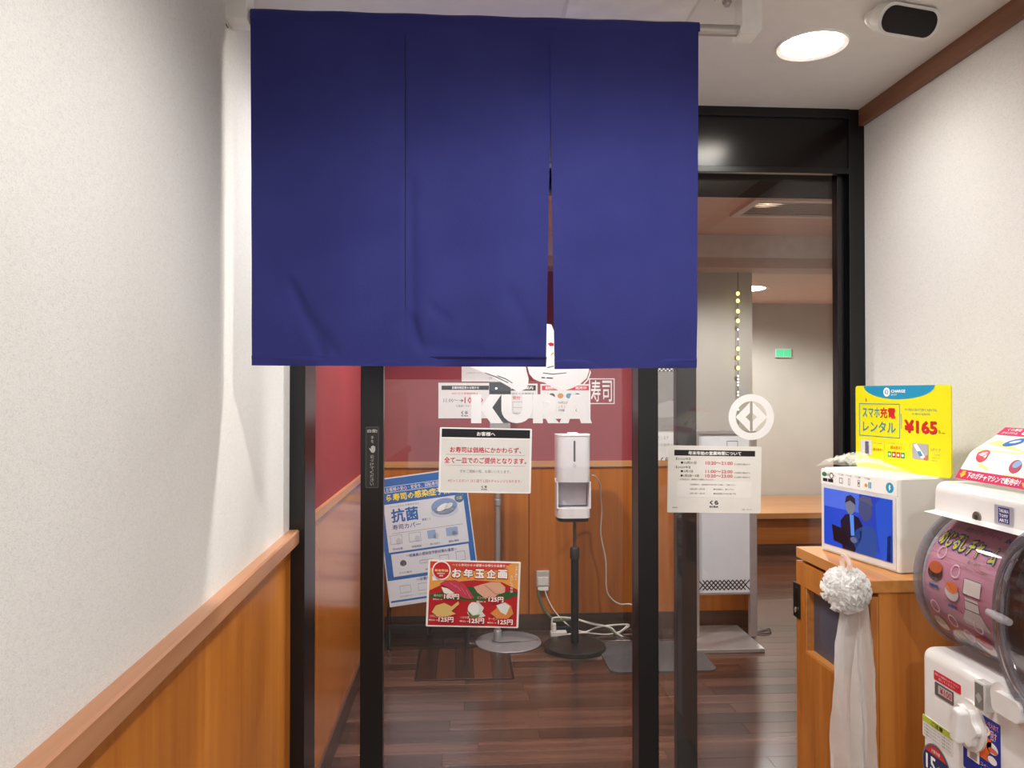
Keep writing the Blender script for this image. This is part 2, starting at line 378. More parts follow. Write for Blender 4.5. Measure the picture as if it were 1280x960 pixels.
# back wall
xr = aty(803, 500, YB).x
wb = mesh('wall_back', bx(bmesh.new(), XL, xr, YB, YB + 0.12, RZI - 0.01, 2.6), REDW, kind='structure', label='dark red back wall behind the sliding glass door')
mesh('plaster', bx(bmesh.new(), xr, XE, YB, YB + 0.12, RZI - 0.01, 2.6), BEIGE, wb)
sx = [XL] + [aty(p, 650, YB).x for p in (661, 803)] + [XE]
for a, b in zip(sx, sx[1:]):
    mesh('wainscot_panel', bx(bmesh.new(), a + 0.002, b - 0.002, YB - 0.006, YB + 0.12, 0, RZI - 0.035, 0.0015, 1), wood('9E5412', 'B86C1E', 2, 0.36), wb)
mesh('dado_rail', bx(bmesh.new(), XL, XE, YB - 0.02, YB + 0.1, RZI - 0.035, RZI), RAILX, wb)
mesh('baseboard_back', bx(bmesh.new(), XL, XE + 0.005, YB - 0.016, YB + 0.125, 0, 0.10), BASEB, kind='structure', label='dark brown baseboard at the foot of the back wall')
# far part of the interior
mesh('wall_far', bx(bmesh.new(), -0.6, 5.5, YF, YF + 0.15, 0, 2.6), BEIGE, kind='structure', label='grey-beige far wall behind the wooden bench platform')
mesh('wall_inner_right', bx(bmesh.new(), 5.3, 5.45, 2.4, 8.1, 0, 2.6), BEIGE, kind='structure', label='beige wall closing the inside of the shop on its right')
mesh('wall_front', bx(bmesh.new(), XR + 0.15, 5.4, DY + 0.02, DY + 0.17, 0, 2.6), BEIGE, kind='structure', label='inner side of the shop front wall beyond the fixed glass')
# ceilings
mesh('ceiling', bx(bmesh.new(), XL - 0.1, XR + 0.1, -1.2, DY + 0.05, CE, CE + 0.12), CEILM, kind='structure', label='white plaster ceiling above the passage')
CI = 2.40
mesh('ceiling_inner', bx(bmesh.new(), XL - 0.1, 5.4, DY + 0.05, 8.05, CI, CI + 0.1), wood('DDB8A0', 'E6C4AE', 0, 0.6, 0.6), kind='structure', label='pinkish tan ceiling inside the shop')
BK = 4.50
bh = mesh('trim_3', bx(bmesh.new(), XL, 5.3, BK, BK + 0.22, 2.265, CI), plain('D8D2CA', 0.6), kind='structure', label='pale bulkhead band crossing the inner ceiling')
mesh('cornice_strip', bx(bmesh.new(), XL, 5.3, BK + 0.01, BK + 0.22, 2.205, 2.265), plain('C2AA9A', 0.6), bh)  # beige cornice strip under the bulkhead
# door frame: jambs, header, fixed post
df = empty('trim_4', ((XL + XR) / 2, DY, 0), 'black aluminium door frame with deep header and posts', None, None, 'structure')
xa = aty(381, 600, DY).x; xb = aty(1051, 400, DY).x; xp0 = aty(798, 600, DY).x; xp1 = aty(823, 600, DY).x
zH = aty(960, 211, DY).z
box('jamb', XL - 0.03, xa, DY, DY + 0.17, 0, CE + 0.02, BLACKMET, df, 0.002)
box('jamb', xb + 0.030, XR + 0.01, DY, DY + 0.055, 0, CE + 0.02, BLACKMET, df, 0.002)
box('jamb_stop', xb, xb + 0.016, DY + 0.02, DY + 0.056, 0, zH, BLACKMET, df, 0.001)
box('jamb_stop', xb + 0.0165, xb + 0.0295, DY + 0.035, DY + 0.056, 0, zH, BLACKP, df, 0.001)
box('header', xa, xb + 0.03, DY + 0.006, DY + 0.03, zH, CE + 0.03, plain('0C0C0E', 0.2, var=0.1), df, 0.002)
box('header_case', xa, xb + 0.03, DY + 0.031, DY + 0.36, zH, CE + 0.04, plain('131314', 0.75, var=0.1, spec=0.15), df, 0.002)
box('header_case', xb + 0.0305, XR + 0.148, DY + 0.172, DY + 0.36, zH, CE + 0.04, plain('131314', 0.75, var=0.1, spec=0.15), df, 0.002)
box('header_case', xb + 0.0305, XR + 0.148, DY + 0.062, DY + 0.171, zH, CE + 0.04, plain('131314', 0.75, var=0.1, spec=0.15), df, 0.002)
box('header_cap', xa, xb + 0.03, DY - 0.004, DY + 0.006, CE - 0.028, CE + 0.005, BLACKMET, df, 0.001)
box('header_lip', xa, xb + 0.03, DY - 0.002, DY + 0.02, zH - 0.012, zH + 0.006, BLACKMET, df, 0.001)
box('threshold', XL, xb + 0.03, DY - 0.02, DY + 0.2, 0, 0.006, STEEL, df)
# fixed pane
w1 = empty('window_1', (0.9, DY + 0.05, 0), 'fixed glass side panel right of the sliding door', None, None, 'structure')
box('post', xp0, xp1, DY, DY + 0.075, 0.006, zH, BLACKMET, w1, 0.0015)
box('post_return', xp0 + 0.001, xp1 - 0.001, DY + 0.075, DY + 0.10, 0.006, zH, plain('2A1A18', 0.4), w1, 0.001)
box('bottom_rail', xp1, xb, DY + 0.02, DY + 0.07, 0.006, 0.12, BLACKMET, w1, 0.001)
YG2 = DY + 0.045
box('pane', xp1 - 0.004, xb + 0.004, YG2, YG2 + 0.006, 0.11, zH + 0.01, GLASS, w1)
# sliding leaf
YL = DY + 0.105
d1 = empty('door_1', (0.17, YL, 0), 'black framed automatic sliding glass door standing slightly open', None, None, 'structure')
xl0, xl1 = aty(450.5, 600, YL).x, aty(479, 600, YL).x; xs0, xs1 = aty(846, 600, YL).x, aty(871, 600, YL).x
box('stile', xl0, xl1, YL, YL + 0.04, 0.012, zH - 0.012, BLACKMET, d1, 0.002)
box('stile', xs0, xs1, YL, YL + 0.04, 0.012, zH - 0.012, plain('2C2C2E', 0.35), d1, 0.002)  # greyer than its twin: the fixed glass's reflection veil is put into the colour
box('bottom_rail', xl1, xs0, YL, YL + 0.04, 0.012, 0.12, BLACKMET, d1, 0.001)
box('top_rail', xl1, xs0, YL, YL + 0.04, zH - 0.06, zH - 0.012, BLACKMET, d1, 0.001)
YG1 = YL + 0.012
box('pane', xl1 - 0.004, xs0 + 0.004, YG1, YG1 + 0.008, 0.11, zH - 0.05, GLASS, d1)

# ================================================================== LAMPS
def downlight(x, y, z, r, label, power, spread=146, blend=0.12, col=(1, 0.975, 0.95), glow=14):
    t = empty('ceiling_light', (x, y, z), label, 'light', 'recessed round ceiling lights')
    mesh('trim_ring', lathe([(r, -0.001), (r * 1.16, -0.006), (r * 1.2, -0.003), (r * 1.2, 0.002), (r, 0.002)], (x, y, z), 48), plain('F2F0EC', 0.4), t, True)
    mesh('diffuser', lathe([(0, -0.002), (r, -0.002), (r, 0.004), (0, 0.004)], (x, y, z), 40), emissive('FFF6E8', glow), t)
    L = bpy.data.lights.new('emitter', 'SPOT'); L.energy = power; L.spot_size = math.radians(spread); L.spot_blend = blend; L.shadow_soft_size = r * 0.8; L.color = col
    lo = bpy.data.objects.new('emitter', L); C.objects.link(lo); lo.matrix_basis = Matrix.Translation((x, y, z - 0.012)); adopt(lo, t)
    return t
p = atz(1015, 56, CE)
downlight(p.x, p.y, CE, 0.076, 'lit round downlight in the white ceiling beside the curtain', 11, 164, 0.9)
downlight(-0.155, p.y, CE, 0.076, 'round downlight behind the navy curtain close to the left wall', 12, 164, 0.9)
downlight(0.2, p.y, CE, 0.076, 'added fill downlight behind the middle of the navy curtain', 32, 164, 0.9)  # added fill lamp, brightens the lettering on the door glass
downlight(0.30, 0.95, CE, 0.076, 'round downlight in the passage ceiling in front of the curtain', 40, 164, 0.6)
downlight(0.30, -0.75, CE, 0.076, 'round downlight at the mouth of the passage', 75, 166, 0.7)
p = atz(928, 361, CI)
downlight(p.x, p.y, CI, 0.2, 'large round ceiling light far inside the shop', 150, 165, 0.4, glow=8)
downlight(0.05, 3.45, CI, 0.07, 'round downlight inside the shop above the sliding door area', 95, 140, 0.4)
downlight(1.5, 3.7, CI, 0.07, 'round downlight inside the shop above the sign stand', 90, 150, 0.4)
downlight(3.9, 5.6, CI, 0.1, 'round downlight inside the shop over the bench', 160, 165, 0.4)

# ================================================================== NOREN CURTAIN
NY = 1.71
m, nt, b = newmat('navy_canvas'); vec = coords(nt)
wv = noisetex(nt, coords(nt, (1, 1, 1)), 420, 2); big = noisetex(nt, vec, 5, 3)
nt.links.new(ramp(nt, big, lin('282B6C'), lin('303376')), b.inputs['Base Color']); setin(b, Roughness=0.82); b.inputs['Sheen Weight'].default_value = 0.1; b.inputs['Specular IOR Level'].default_value = 0.25
mixb = nt.nodes.new('ShaderNodeMath'); mixb.operation = 'ADD'; nt.links.new(wv, mixb.inputs[0])
ms = nt.nodes.new('ShaderNodeMath'); ms.operation = 'MULTIPLY'; ms.inputs[1].default_value = 3.0; nt.links.new(noisetex(nt, coords(nt, (1, 1, 0.7)), 14, 3, 0.55, 0.6), ms.inputs[0]); nt.links.new(ms.outputs[0], mixb.inputs[1])
bump(nt, b, mixb.outputs[0], 0.25, 0.002); NAVY = m
ztop = lambda px: aty(px, 11 + (px - 315) * 18 / 555, NY).z
nr = empty('noren_curtain', (0.02, NY, aty(600, 458, NY).z), 'navy blue canvas noren curtain of three panels hanging over the door', 'curtain')
def creases(px, py):
    d = 0.0
    for (x0, y0, x1, y1, wd, amp) in ((365, 358, 405, 440, 7, 0.007), (395, 405, 420, 440, 6, 0.004), (513, 230, 516, 420, 8, 0.006), (516, 400, 526, 432, 5, 0.006), (520, 432, 600, 440, 6, 0.003), (700, 250, 745, 380, 22, 0.004), (640, 370, 665, 420, 10, 0.004), (540, 385, 560, 402, 6, 0.004), (450, 390, 500, 360, 14, 0.002), (330, 330, 360, 380, 18, 0.003)):
        ax, ay = x1 - x0, y1 - y0; t = max(0, min(1, ((px - x0) * ax + (py - y0) * ay) / (ax * ax + ay * ay))); q = math.hypot(px - x0 - ax * t, py - y0 - ay * t)
        d += amp * math.exp(-(q / wd) ** 2)
    return d
def cloth(name, lx, rx, ty, by, off, hem=False, parent=nr):
    """lx, rx, ty, by give the panel's edges as functions; a double-sided sheet about 1 mm thick"""
    bm = bmesh.new(); nx, ny = 60, 70; G = []
    for s in (0, 1):
        g = []
        for j in range(ny + 1):
            v = j / ny; row = []
            for i in range(nx + 1):
                u = i / nx; py0 = ty(u) + (by(u) - ty(u)) * v; px0 = lx(v) + (rx(v) - lx(v)) * u
                q = aty(px0, py0, NY)
                wob = (0.006 * math.sin(px0 * 0.021 + 1.0) * v + 0.004 * math.sin(px0 * 0.055 + off * 300) * v * v) + creases(px0, py0) + 0.003 * noise.noise(Vector((px0 * 0.012, py0 * 0.02, off * 90)))
                row.append(bm.verts.new((q.x, NY - 0.0095 + off * min(1, 4 * v) + wob * min(1, 2.5 * v) + s * (0.0026 if hem else 0.0012) - (0.0007 if hem else 0), q.z)))
            g.append(row)
        G.append(g)
    for s in (0, 1):
        g = G[s]
        for j in range(ny):
            for i in range(nx):
                f = (g[j][i], g[j + 1][i], g[j + 1][i + 1], g[j][i + 1]); bm.faces.new(f if s == 0 else f[::-1])
    a, b2 = G
    for j in range(ny):
        for i in (0, nx): bm.faces.new((a[j][i], a[j + 1][i], b2[j + 1][i], b2[j][i]))
    for i in range(nx):
        for j in (0, ny): bm.faces.new((a[j][i], a[j][i + 1], b2[j][i + 1], b2[j][i]))
    bmesh.ops.recalc_face_normals(bm, faces=bm.faces)
    return mesh(name, bm, NAVY, parent, True)
TY = lambda x: 13 + (x - 315) * 17 / 555
panels = [(lambda v: 314.5 + 1.5 * v, lambda v: 507.0, 315, 507, 457, 458, 0.0),
          (lambda v: 505.5 + 0.5 * v, lambda v: 688 - (max(0, (v * 440 - 100) / 340)) * 5.5, 507, 688, 458, 458.5, 0.004),
          (lambda v: 687.5 + (max(0, (v * 440 - 105) / 335)) * 5.0, lambda v: 871.5 - 2.0 * v, 688, 871, 461.5, 460, -0.002)]
for lx, rx, x0, x1, b0, b1, off in panels:
    T = (lambda x0, x1: (lambda u: TY(x0 + (x1 - x0) * u) + 8))(x0, x1); B = (lambda b0, b1: (lambda u: b0 + (b1 - b0) * u))(b0, b1)
    pn = cloth('cloth_panel', lx, rx, T, B, off)
    HT = (lambda b0, b1: (lambda u: b0 + (b1 - b0) * u - 12))(b0, b1)
    k0 = 432 / 446
    cloth('hem', (lambda lx: (lambda v: lx(k0 + (1 - k0) * v)))(lx), (lambda rx: (lambda v: rx(k0 + (1 - k0) * v)))(rx), HT, B, off, True, pn)
DNAVY = plain('14153A', 0.9)
sm_ = cloth('slit_shade_edge', lambda v: 506.7, lambda v: 507.5, lambda u: 44, lambda u: 457.5, -0.0009); sm_.data.materials[0] = DNAVY  # slit edge in darker navy, the slit's shade line put into its colour
RZ0 = aty(880, 37.5, NY + 0.005).z; rr = 0.0125
# sleeve around the rod: a flattened tube from end to end
bm = bmesh.new(); rings = []
xs = [aty(314, 20, NY).x + (aty(873.5, 30, NY).x - aty(314, 20, NY).x) * i / 40 for i in range(41)]
prof = []
for k in range(16):
    a = math.pi * (k / 15) ; prof.append((0.0150 * math.cos(a), 0.0155 * math.sin(a)))
for x in xs:
    zc = RZ0 + 0.0008 * math.sin(x * 40)
    L = [(NY + 0.005 - 0.0150, zc - 0.012)] + [(NY + 0.005 - q[0], zc + q[1]) for q in prof] + [(NY + 0.010, zc - 0.05)]
    rings.append([bm.verts.new((x, yy, zz)) for yy, zz in L])
for A, B in zip(rings, rings[1:]):
    for k in range(len(A) - 1): bm.faces.new((A[k], A[k + 1], B[k + 1], B[k]))
bmesh.ops.recalc_face_normals(bm, faces=bm.faces)
mesh('rod_sleeve', bm, NAVY, nr, True)
# rod and its brackets
rd = empty('curtain_rod', (0.05, NY, RZ0), 'brushed steel curtain rod carried by white brackets near the ceiling', 'curtain rod')
xbr = aty(923, 30, NY + 0.005).x; xbl = aty(313, 15, NY).x
mesh('rod', tube([(XL + 0.02, NY + 0.005, RZ0), (xbr + 0.02, NY + 0.005, RZ0)], rr, 20), STEEL, rd, True)
zb = aty(935, 47, NY).z; xb1 = aty(948, 30, NY).x
bk = prism([(xbr - 0.0, CE), (xb1, CE)] + [(xb1 - 0.012 + 0.012 * math.cos(a), zb + 0.012 + 0.012 * math.sin(a)) for a in [-i * math.pi / 10 for i in range(6)]] + [(xbr - 0.004, zb), (xbr - 0.004, zb + 0.012), (xbr, zb + 0.02)], 0.05, Matrix(((1, 0, 0, 0), (0, 0, 1, NY - 0.02), (0, 1, 0, 0), (0, 0, 0, 1))))
br_ = mesh('bracket', bk, PLASTIC, rd)
box('bracket_foot', xbr - 0.05, xb1 + 0.004, NY - 0.02, NY + 0.03, CE - 0.005, CE, PLASTIC, br_, 0.001)
mesh('bolt', lathe([(0, -0.018), (0.007, -0.018), (0.008, -0.012), (0.011, -0.010), (0.011, 0), (0, 0)], (xbr - 0.026, NY + 0.005, CE - 0.005), 12), STEEL, br_, True)
zl = aty(300, 29.5, NY).z
bl = box('bracket', XL, xbl - 0.001, NY - 0.025, NY + 0.035, zl, CE, PLASTIC, rd, 0.003)
mesh('cord', tube([(XL + 0.004, NY - 0.03, CE - 0.02), (XL + 0.006, NY - 0.029, zl + 0.01), (XL + 0.02, NY - 0.02, zl - 0.02)], 0.0012, 6, 4), plain('6A655E'), bl)

# ceiling details
a = atz(706, 20, CE); 
hp = empty('ceiling_hatch', (a.x + 0.15, a.y - 0.14, CE), 'flat white ceiling access hatch above the curtain', 'hatch')
box('panel', a.x, a.x + 0.295, a.y - 0.27, a.y, CE - 0.004, CE, plain('EFECE8', 0.6), hp, 0.001)
box('frame', a.x - 0.008, a.x + 0.303, a.y - 0.278, a.y + 0.008, CE - 0.002, CE + 0.001, plain('DAD6D0', 0.5), hp)
# door sensor on the ceiling
c0 = atz(1121, 20, CE); ang = math.radians(13)
sn = empty('door_sensor', (c0.x, c0.y, CE), 'white oval ceiling sensor with a glossy black window', 'sensor')
bm = bmesh.new(); bmesh.ops.create_uvsphere(bm, u_segments=40, v_segments=20, radius=1)
for v in bm.verts:
    x, yv, z = v.co; e = 3.0
    n = (abs(x) ** e + abs(yv) ** e + abs(z) ** 2) ** (-1 / e) if v.co.length else 1
    v.co = Vector((x * n * 0.094, yv * n * 0.045, z * min(n, 1.2) * 0.034))
xf(bm, Matrix.Translation((c0.x + 0.012, c0.y, CE - 0.006)) @ Matrix.Rotation(ang, 4, 'Z'))
mesh('housing', bm, PLASTIC, sn, True)
lensM = Matrix.Translation((c0.x + 0.002, c0.y - 0.040, CE - 0.032)) @ Matrix.Rotation(ang, 4, 'Z') @ Matrix.Rotation(math.radians(122), 4, 'X')
mesh('rim', prism(rrect(0.172, 0.072, 0.0355, 8), 0.032, lensM @ Matrix.Translation((0, 0, -0.024))), PLASTIC, sn)
mesh('window', prism(rrect(0.154, 0.058, 0.0285, 8), 0.0135, lensM @ Matrix.Translation((0, 0, -0.004)) ), plain('050506', 0.12), sn)

# ================================================================== ON THE GLASS
R_ = INK('C5203A'); K_ = INK('121214'); Wt = INK('F4F2EE'); G_ = INK('8A8782'); Y_ = INK('F2DC14'); B_ = INK('1E64A8')
PAPER = plain('E4E2DA', 0.6, var=0.02); VINYL = plain('F1F0EE', 0.5, var=0.01)
GY1 = YG1 - 0.0016; GY2 = YG2 - 0.0016
# K U R A letters
kt = empty('vinyl_lettering', aty(664, 529, GY1), 'big white vinyl letters reading KURA stuck on the sliding door glass', 'lettering')
cp = lambda q: (560 + q[0] / 5.818, 440 + q[1] / 5.818)
def vinyl(name, loops_crop, parent, Y=GY1, conv=cp, mat=VINYL, t=0.0006, zoff=0):
    L = [[(lambda p_: (p_.x, p_.z))(aty(*conv(q), Y)) for q in loop] for loop in loops_crop]
    vs, fs = loopsmesh(L); bm = bmesh.new(); V = [bm.verts.new((x, Y - zoff, z)) for x, z in vs]
    for f in fs: bm.faces.new([V[i] for i in f])
    bmesh.ops.recalc_face_normals(bm, faces=bm.faces)
    r = bmesh.ops.extrude_face_region(bm, geom=bm.faces[:]); bmesh.ops.translate(bm, verts=[g for g in r['geom'] if isinstance(g, bmesh.types.BMVert)], vec=(0, t, 0))
    bmesh.ops.recalc_face_normals(bm, faces=bm.faces)
    return mesh(name, bm, mat, parent)
def arc(cx, cy, rx, ry, a0, a1, n=10): return [(cx + rx * math.cos(math.radians(a0 + (a1 - a0) * i / n)), cy + ry * math.sin(math.radians(a0 + (a1 - a0) * i / n))) for i in range(n + 1)]
vinyl('letter', [[(168, 308), (243, 308), (243, 398), (303, 308), (388, 308), (322, 405), (402, 518), (312, 518), (243, 424), (243, 518), (168, 518)]], kt)
vinyl('letter', [[(388, 308), (462, 308), (462, 418)] + arc(501, 418, 39, 40, 180, 0) + [(540, 308), (612, 308), (612, 420)] + arc(500, 420, 112, 98, 0, 180) + [(388, 420)]], kt)
vinyl('letter', [[(618, 308), (722, 308)] + arc(722, 376, 76, 68, -90, 78) + [(812, 518), (728, 518), (690, 446), (690, 518), (618, 518)], [(690, 364), (720, 364)] + arc(720, 383, 22, 19, -90, 90) + [(690, 402)]], kt)
vinyl('letter', [[(896, 308), (968, 308), (1047, 518), (968, 518), (957, 486), (886, 486), (876, 518), (810, 518)], [(922, 380), (946, 440), (900, 440)]], kt)
# crane
cr = empty('crane_decal', aty(660, 486, GY1), 'white crane decal with spread wings on the door glass above the letters', 'decal')
vinyl('wing', [[(160, 108), (290, 162), (460, 262), (512, 290), (562, 270), (584, 235), (586, 190), (572, 140), (560, 70), (520, 0), (430, -70), (330, -60), (220, 20)]], cr)
vinyl('body', [[(576, 100), (592, 160), (622, 196), (664, 214), (700, 222), (770, 262), (800, 278), (850, 280), (905, 262), (965, 230), (1008, 190), (1026, 140), (1022, 60), (980, 0), (900, -40), (820, 10), (775, 40), (775, -140), (752, -200), (716, -205), (712, -140), (714, 20), (690, 70)]], cr)
vinyl('outline', [[(1034, 130), (1040, 150), (1020, 205), (985, 240), (978, 236), (1012, 200), (1030, 150)]], cr)
blk = INK('2A2A2C')
for L in ([(680, 182), (706, 184), (706, 191), (680, 190)], [(718, 184), (762, 187), (764, 194), (716, 191)], [(270, 150), (350, 178), (440, 222), (438, 226), (348, 184), (268, 154)], [(360, 170), (420, 192), (470, 224), (468, 228), (418, 198), (358, 175)], [(690, 150), (760, 158), (860, 150), (862, 154), (760, 163), (690, 155)], [(722, 110), (770, 100), (770, 105), (722, 116)]):
    vinyl('feather_line', [L], cr, mat=blk, zoff=0.0005)
vinyl('beak', [[(744, 30), (752, 12), (766, 2), (768, 10), (758, 18)]], cr, mat=INK('D8A018'), zoff=0.0005)
vinyl('crown_patch', [[(726, -62), (748, -70), (770, -62), (768, -44), (740, -42)]], cr, mat=R_, zoff=0.0005)
# seal
sl = empty('seal_decal', aty(752, 505, GY1), 'small square white seal with two kanji on the door glass', 'decal')
def sq(x0, y0, x1, y1): return [(x0, y0), (x1, y0), (x1, y1), (x0, y1)]
vinyl('seal_frame', [sq(1026, 192, 1212, 378), sq(1033, 199, 1205, 371)], sl)
M, w, h = rectpx(*cp((1040, 205)), *cp((1192, 362)), GY1)
bd = Board('seal', M, w, h, VINYL, base=False, z0=0.0003)
bd.text('寿', 0, 0, 0.46, 1, VINYL, 0.015); bd.text('司', 0.54, 0.02, 1, 1, VINYL, 0.015); bd.done(sl)
# round emblem on the fixed glass
cp6 = lambda q: (800 + q[0] / 5.333, 460 + q[1] / 5.333)
em = empty('emblem_decal', aty(939, 550, GY2), 'round white emblem decal of a split diamond on the fixed glass', 'decal')
vinyl('ring', [arc(742, 327, 151, 153, 0, 360, 48)[:-1], arc(742, 327, 104, 106, 0, 360, 48)[:-1]], em, GY2, cp6)
vinyl('half_diamond', [[(733, 228), (733, 299), (704, 327), (733, 356), (733, 424), (638, 327)]], em, GY2, cp6)
vinyl('half_diamond', [[(752, 228), (752, 299), (780, 327), (752, 356), (752, 424), (847, 327)]], em, GY2, cp6)

def notice(b):
    pass
# customer notice
M, w, h = facing((549.9, 533.9), (664.9, 536), (663.6, 617), (548, 615.4), GY1 - 0.001)
b = Board('notice_sign', M, w, h, plain('F3F2EE', 0.35, var=0.01), 0.0015, 0.004, label='white notice with black heading bar and red lines taped to the door glass', cat='sign')
b.rect(0.022, 0.17, 0.978, 0.975, PAPER, 'print_area'); b.rect(0.022, 0.022, 0.978, 0.15, K_, 'heading_bar'); b.layer()
b.text('お客様へ', 0.40, 0.06, 0.60, 0.125, Wt, 0.03, 2)
b.text('お寿司は価格にかかわらず、', 0.115, 0.295, 0.885, 0.385, R_, 0.022, 2); b.text('全て一皿でのご提供となります。', 0.055, 0.455, 0.945, 0.55, R_, 0.022, 2)
b.rect(0.07, 0.412, 0.93, 0.416, G_, 'rule'); b.rect(0.07, 0.577, 0.93, 0.581, G_, 'rule')
b.text('予めご理解の程、お願いいたします。', 0.225, 0.645, 0.775, 0.695, G_, 0, 1); b.text('※ビッくらポン！は５皿で１回のチャレンジとなります。', 0.10, 0.79, 0.895, 0.84, R_, 0, 1)
b.text('くら', 0.462, 0.885, 0.525, 0.925, K_, 0.05); b.text('KURA', 0.462, 0.935, 0.525, 0.952, K_, 0.05); b.done()
# opening hours
M, w, h = facing((834.6, 556.6), (951.6, 558.4), (951, 641.7), (834.6, 640.4), GY2 - 0.001)
b = Board('opening_hours_sign', M, w, h, PAPER, 0.0015, 0.003, label='white opening hours sheet with black title bar on the fixed glass', cat='sign')
b.rect(0.065, 0.065, 0.93, 0.15, K_, 'heading_bar'); b.rect(0.10, 0.53, 0.895, 0.765, plain('EAE8E2', 0.6, var=0.02), 'box'); b.layer()
b.text('年末年始の営業時間について', 0.215, 0.08, 0.78, 0.138, Wt, 0.03, 2)
b.text('【2022年】', 0.085, 0.18, 0.235, 0.215, K_); b.text('●12月31日', 0.135, 0.235, 0.30, 0.275, K_, 0.01); b.text('10:20～21:00', 0.40, 0.23, 0.69, 0.28, R_, 0.012, 2)
b.text('【2023年】', 0.085, 0.305, 0.235, 0.34, K_); b.text('●1月1日', 0.135, 0.365, 0.265, 0.40, K_, 0.01); b.text('11:00～22:00', 0.40, 0.358, 0.69, 0.405, R_, 0.012, 2)
b.text('●1月2日～3日', 0.135, 0.43, 0.33, 0.468, K_, 0.01); b.text('10:20～23:00', 0.40, 0.425, 0.69, 0.472, R_, 0.012, 2)
for v in (0.255, 0.385, 0.45): b.text('（入店受付 閉店まで）', 0.71, v, 0.88, v + 0.025, K_)
b.text('※1月4日より、通常通りの営業といたします。', 0.13, 0.492, 0.49, 0.515, K_)
b.text('下記期間中は、一部商品及びお持ち帰りの内容に、ご注意ください。', 0.235, 0.568, 0.735, 0.592, K_)
b.text('12月30日～1月3日', 0.235, 0.635, 0.395, 0.66, K_); b.text('●平日価格なし　●ランチなし', 0.49, 0.635, 0.71, 0.66, K_)
b.text('12月31日～1月3日', 0.235, 0.70, 0.395, 0.725, K_); b.text('●食品営業及びお持ち帰り不可', 0.49, 0.70, 0.73, 0.725, K_)
b.text('くら', 0.45, 0.815, 0.545, 0.88, K_, 0.06, 2); b.text('KURA', 0.45, 0.895, 0.545, 0.922, K_, 0.06)
b.text('西新宿店', 0.055, 0.915, 0.11, 0.935, K_); b.text('店長　スタッフ', 0.80, 0.935, 0.90, 0.955, K_); b.done()
# red new-year menu poster
M, w, h = facing((535.8, 699.6), (651, 702.4), (647.9, 785.2), (531.7, 782.8), GY1 - 0.001)
b = Board('menu_poster', M, w, h, plain('F3F0EA', 0.35, var=0.01), 0.0015, 0.004, label='red sushi menu poster with white border stuck low on the door glass', cat='poster')
RED = INK('B81420'); ORG = INK('E8A24A'); GRN = INK('2E5A2A')
b.rect(0.022, 0.022, 0.978, 0.978, RED, 'ground'); b.layer()
b.poly([(0.022, 0.022), (0.978, 0.022), (0.978, 0.42), (0.80, 0.31), (0.5, 0.29), (0.2, 0.34), (0.022, 0.46)], ORG, 'ground'); b.layer(); b.poly([(0.022, 0.022), (0.90, 0.022), (0.80, 0.13), (0.3, 0.17), (0.022, 0.12)], INK('D2402C'), 'ground'); b.layer()
b.poly([(0.022, 0.56), (0.022, 0.52), (0.2, 0.46), (0.45, 0.38), (0.7, 0.44), (0.978, 0.45), (0.978, 0.50), (0.86, 0.57), (0.55, 0.60), (0.2, 0.59)], GRN, 'leaf'); b.layer()
b.oval(0.145, 0.155, 0.10, 0.145, Wt, 'badge'); b.poly([(0.05, 0.24), (0.05, 0.31), (0.15, 0.30)], Wt, 'badge'); b.layer(); b.oval(0.145, 0.155, 0.087, 0.125, INK('C81C22'), 'badge'); b.layer()
b.text('年末年始', 0.072, 0.135, 0.218, 0.175, INK('F5E0A0'), 0.03); b.text('期間限定', 0.10, 0.188, 0.185, 0.21, Wt, 0.02); b.text('開催', 0.125, 0.22, 0.165, 0.245, Wt, 0.02)
b.text('～くら寿司からの感謝のお得なお品書き～', 0.26, 0.045, 0.865, 0.085, Wt, 0.02)
for i, ch in enumerate('お年玉企画'):
    u = 0.252 + i * 0.124; b.text(ch, u, 0.108, u + 0.118, 0.27, INK('A8121A'), 0.09, 2)
b.layer()
for i, ch in enumerate('お年玉企画'):
    u = 0.260 + i * 0.124; b.text(ch, u, 0.122, u + 0.102, 0.255, Wt, 0.045, 2)
b.column('うまい握りの', 0.94, 0.06, 0.97, 0.28, Wt); b.column('おいしさ特価', 0.895, 0.20, 0.925, 0.47, Wt)
TUNA = INK('C23A50'); FISH = INK('D9A68A'); RICE = INK('F0EAE0')
b.poly([(0.15, 0.40), (0.22, 0.42), (0.34, 0.53), (0.28, 0.54), (0.18, 0.49)], RICE, 'rice'); b.layer()
b.poly([(0.13, 0.36), (0.19, 0.30), (0.30, 0.295), (0.39, 0.34), (0.46, 0.46), (0.51, 0.56), (0.44, 0.57), (0.33, 0.53), (0.26, 0.44), (0.19, 0.385)], TUNA, 'tuna'); b.layer()
for k in range(4): b.line([(0.24 + 0.06 * k, 0.33 + 0.035 * k), (0.31 + 0.055 * k, 0.40 + 0.055 * k)], 0.005, INK('E0788A'), 'tuna_grain')
b.poly([(0.50, 0.39), (0.58, 0.35), (0.68, 0.31), (0.78, 0.31), (0.84, 0.38), (0.84, 0.46), (0.76, 0.50), (0.72, 0.55), (0.62, 0.55), (0.54, 0.47)], FISH, 'fish'); b.layer(); b.line([(0.62, 0.36), (0.74, 0.49), (0.82, 0.48)], 0.006, INK('9A7060'), 'fish_line')
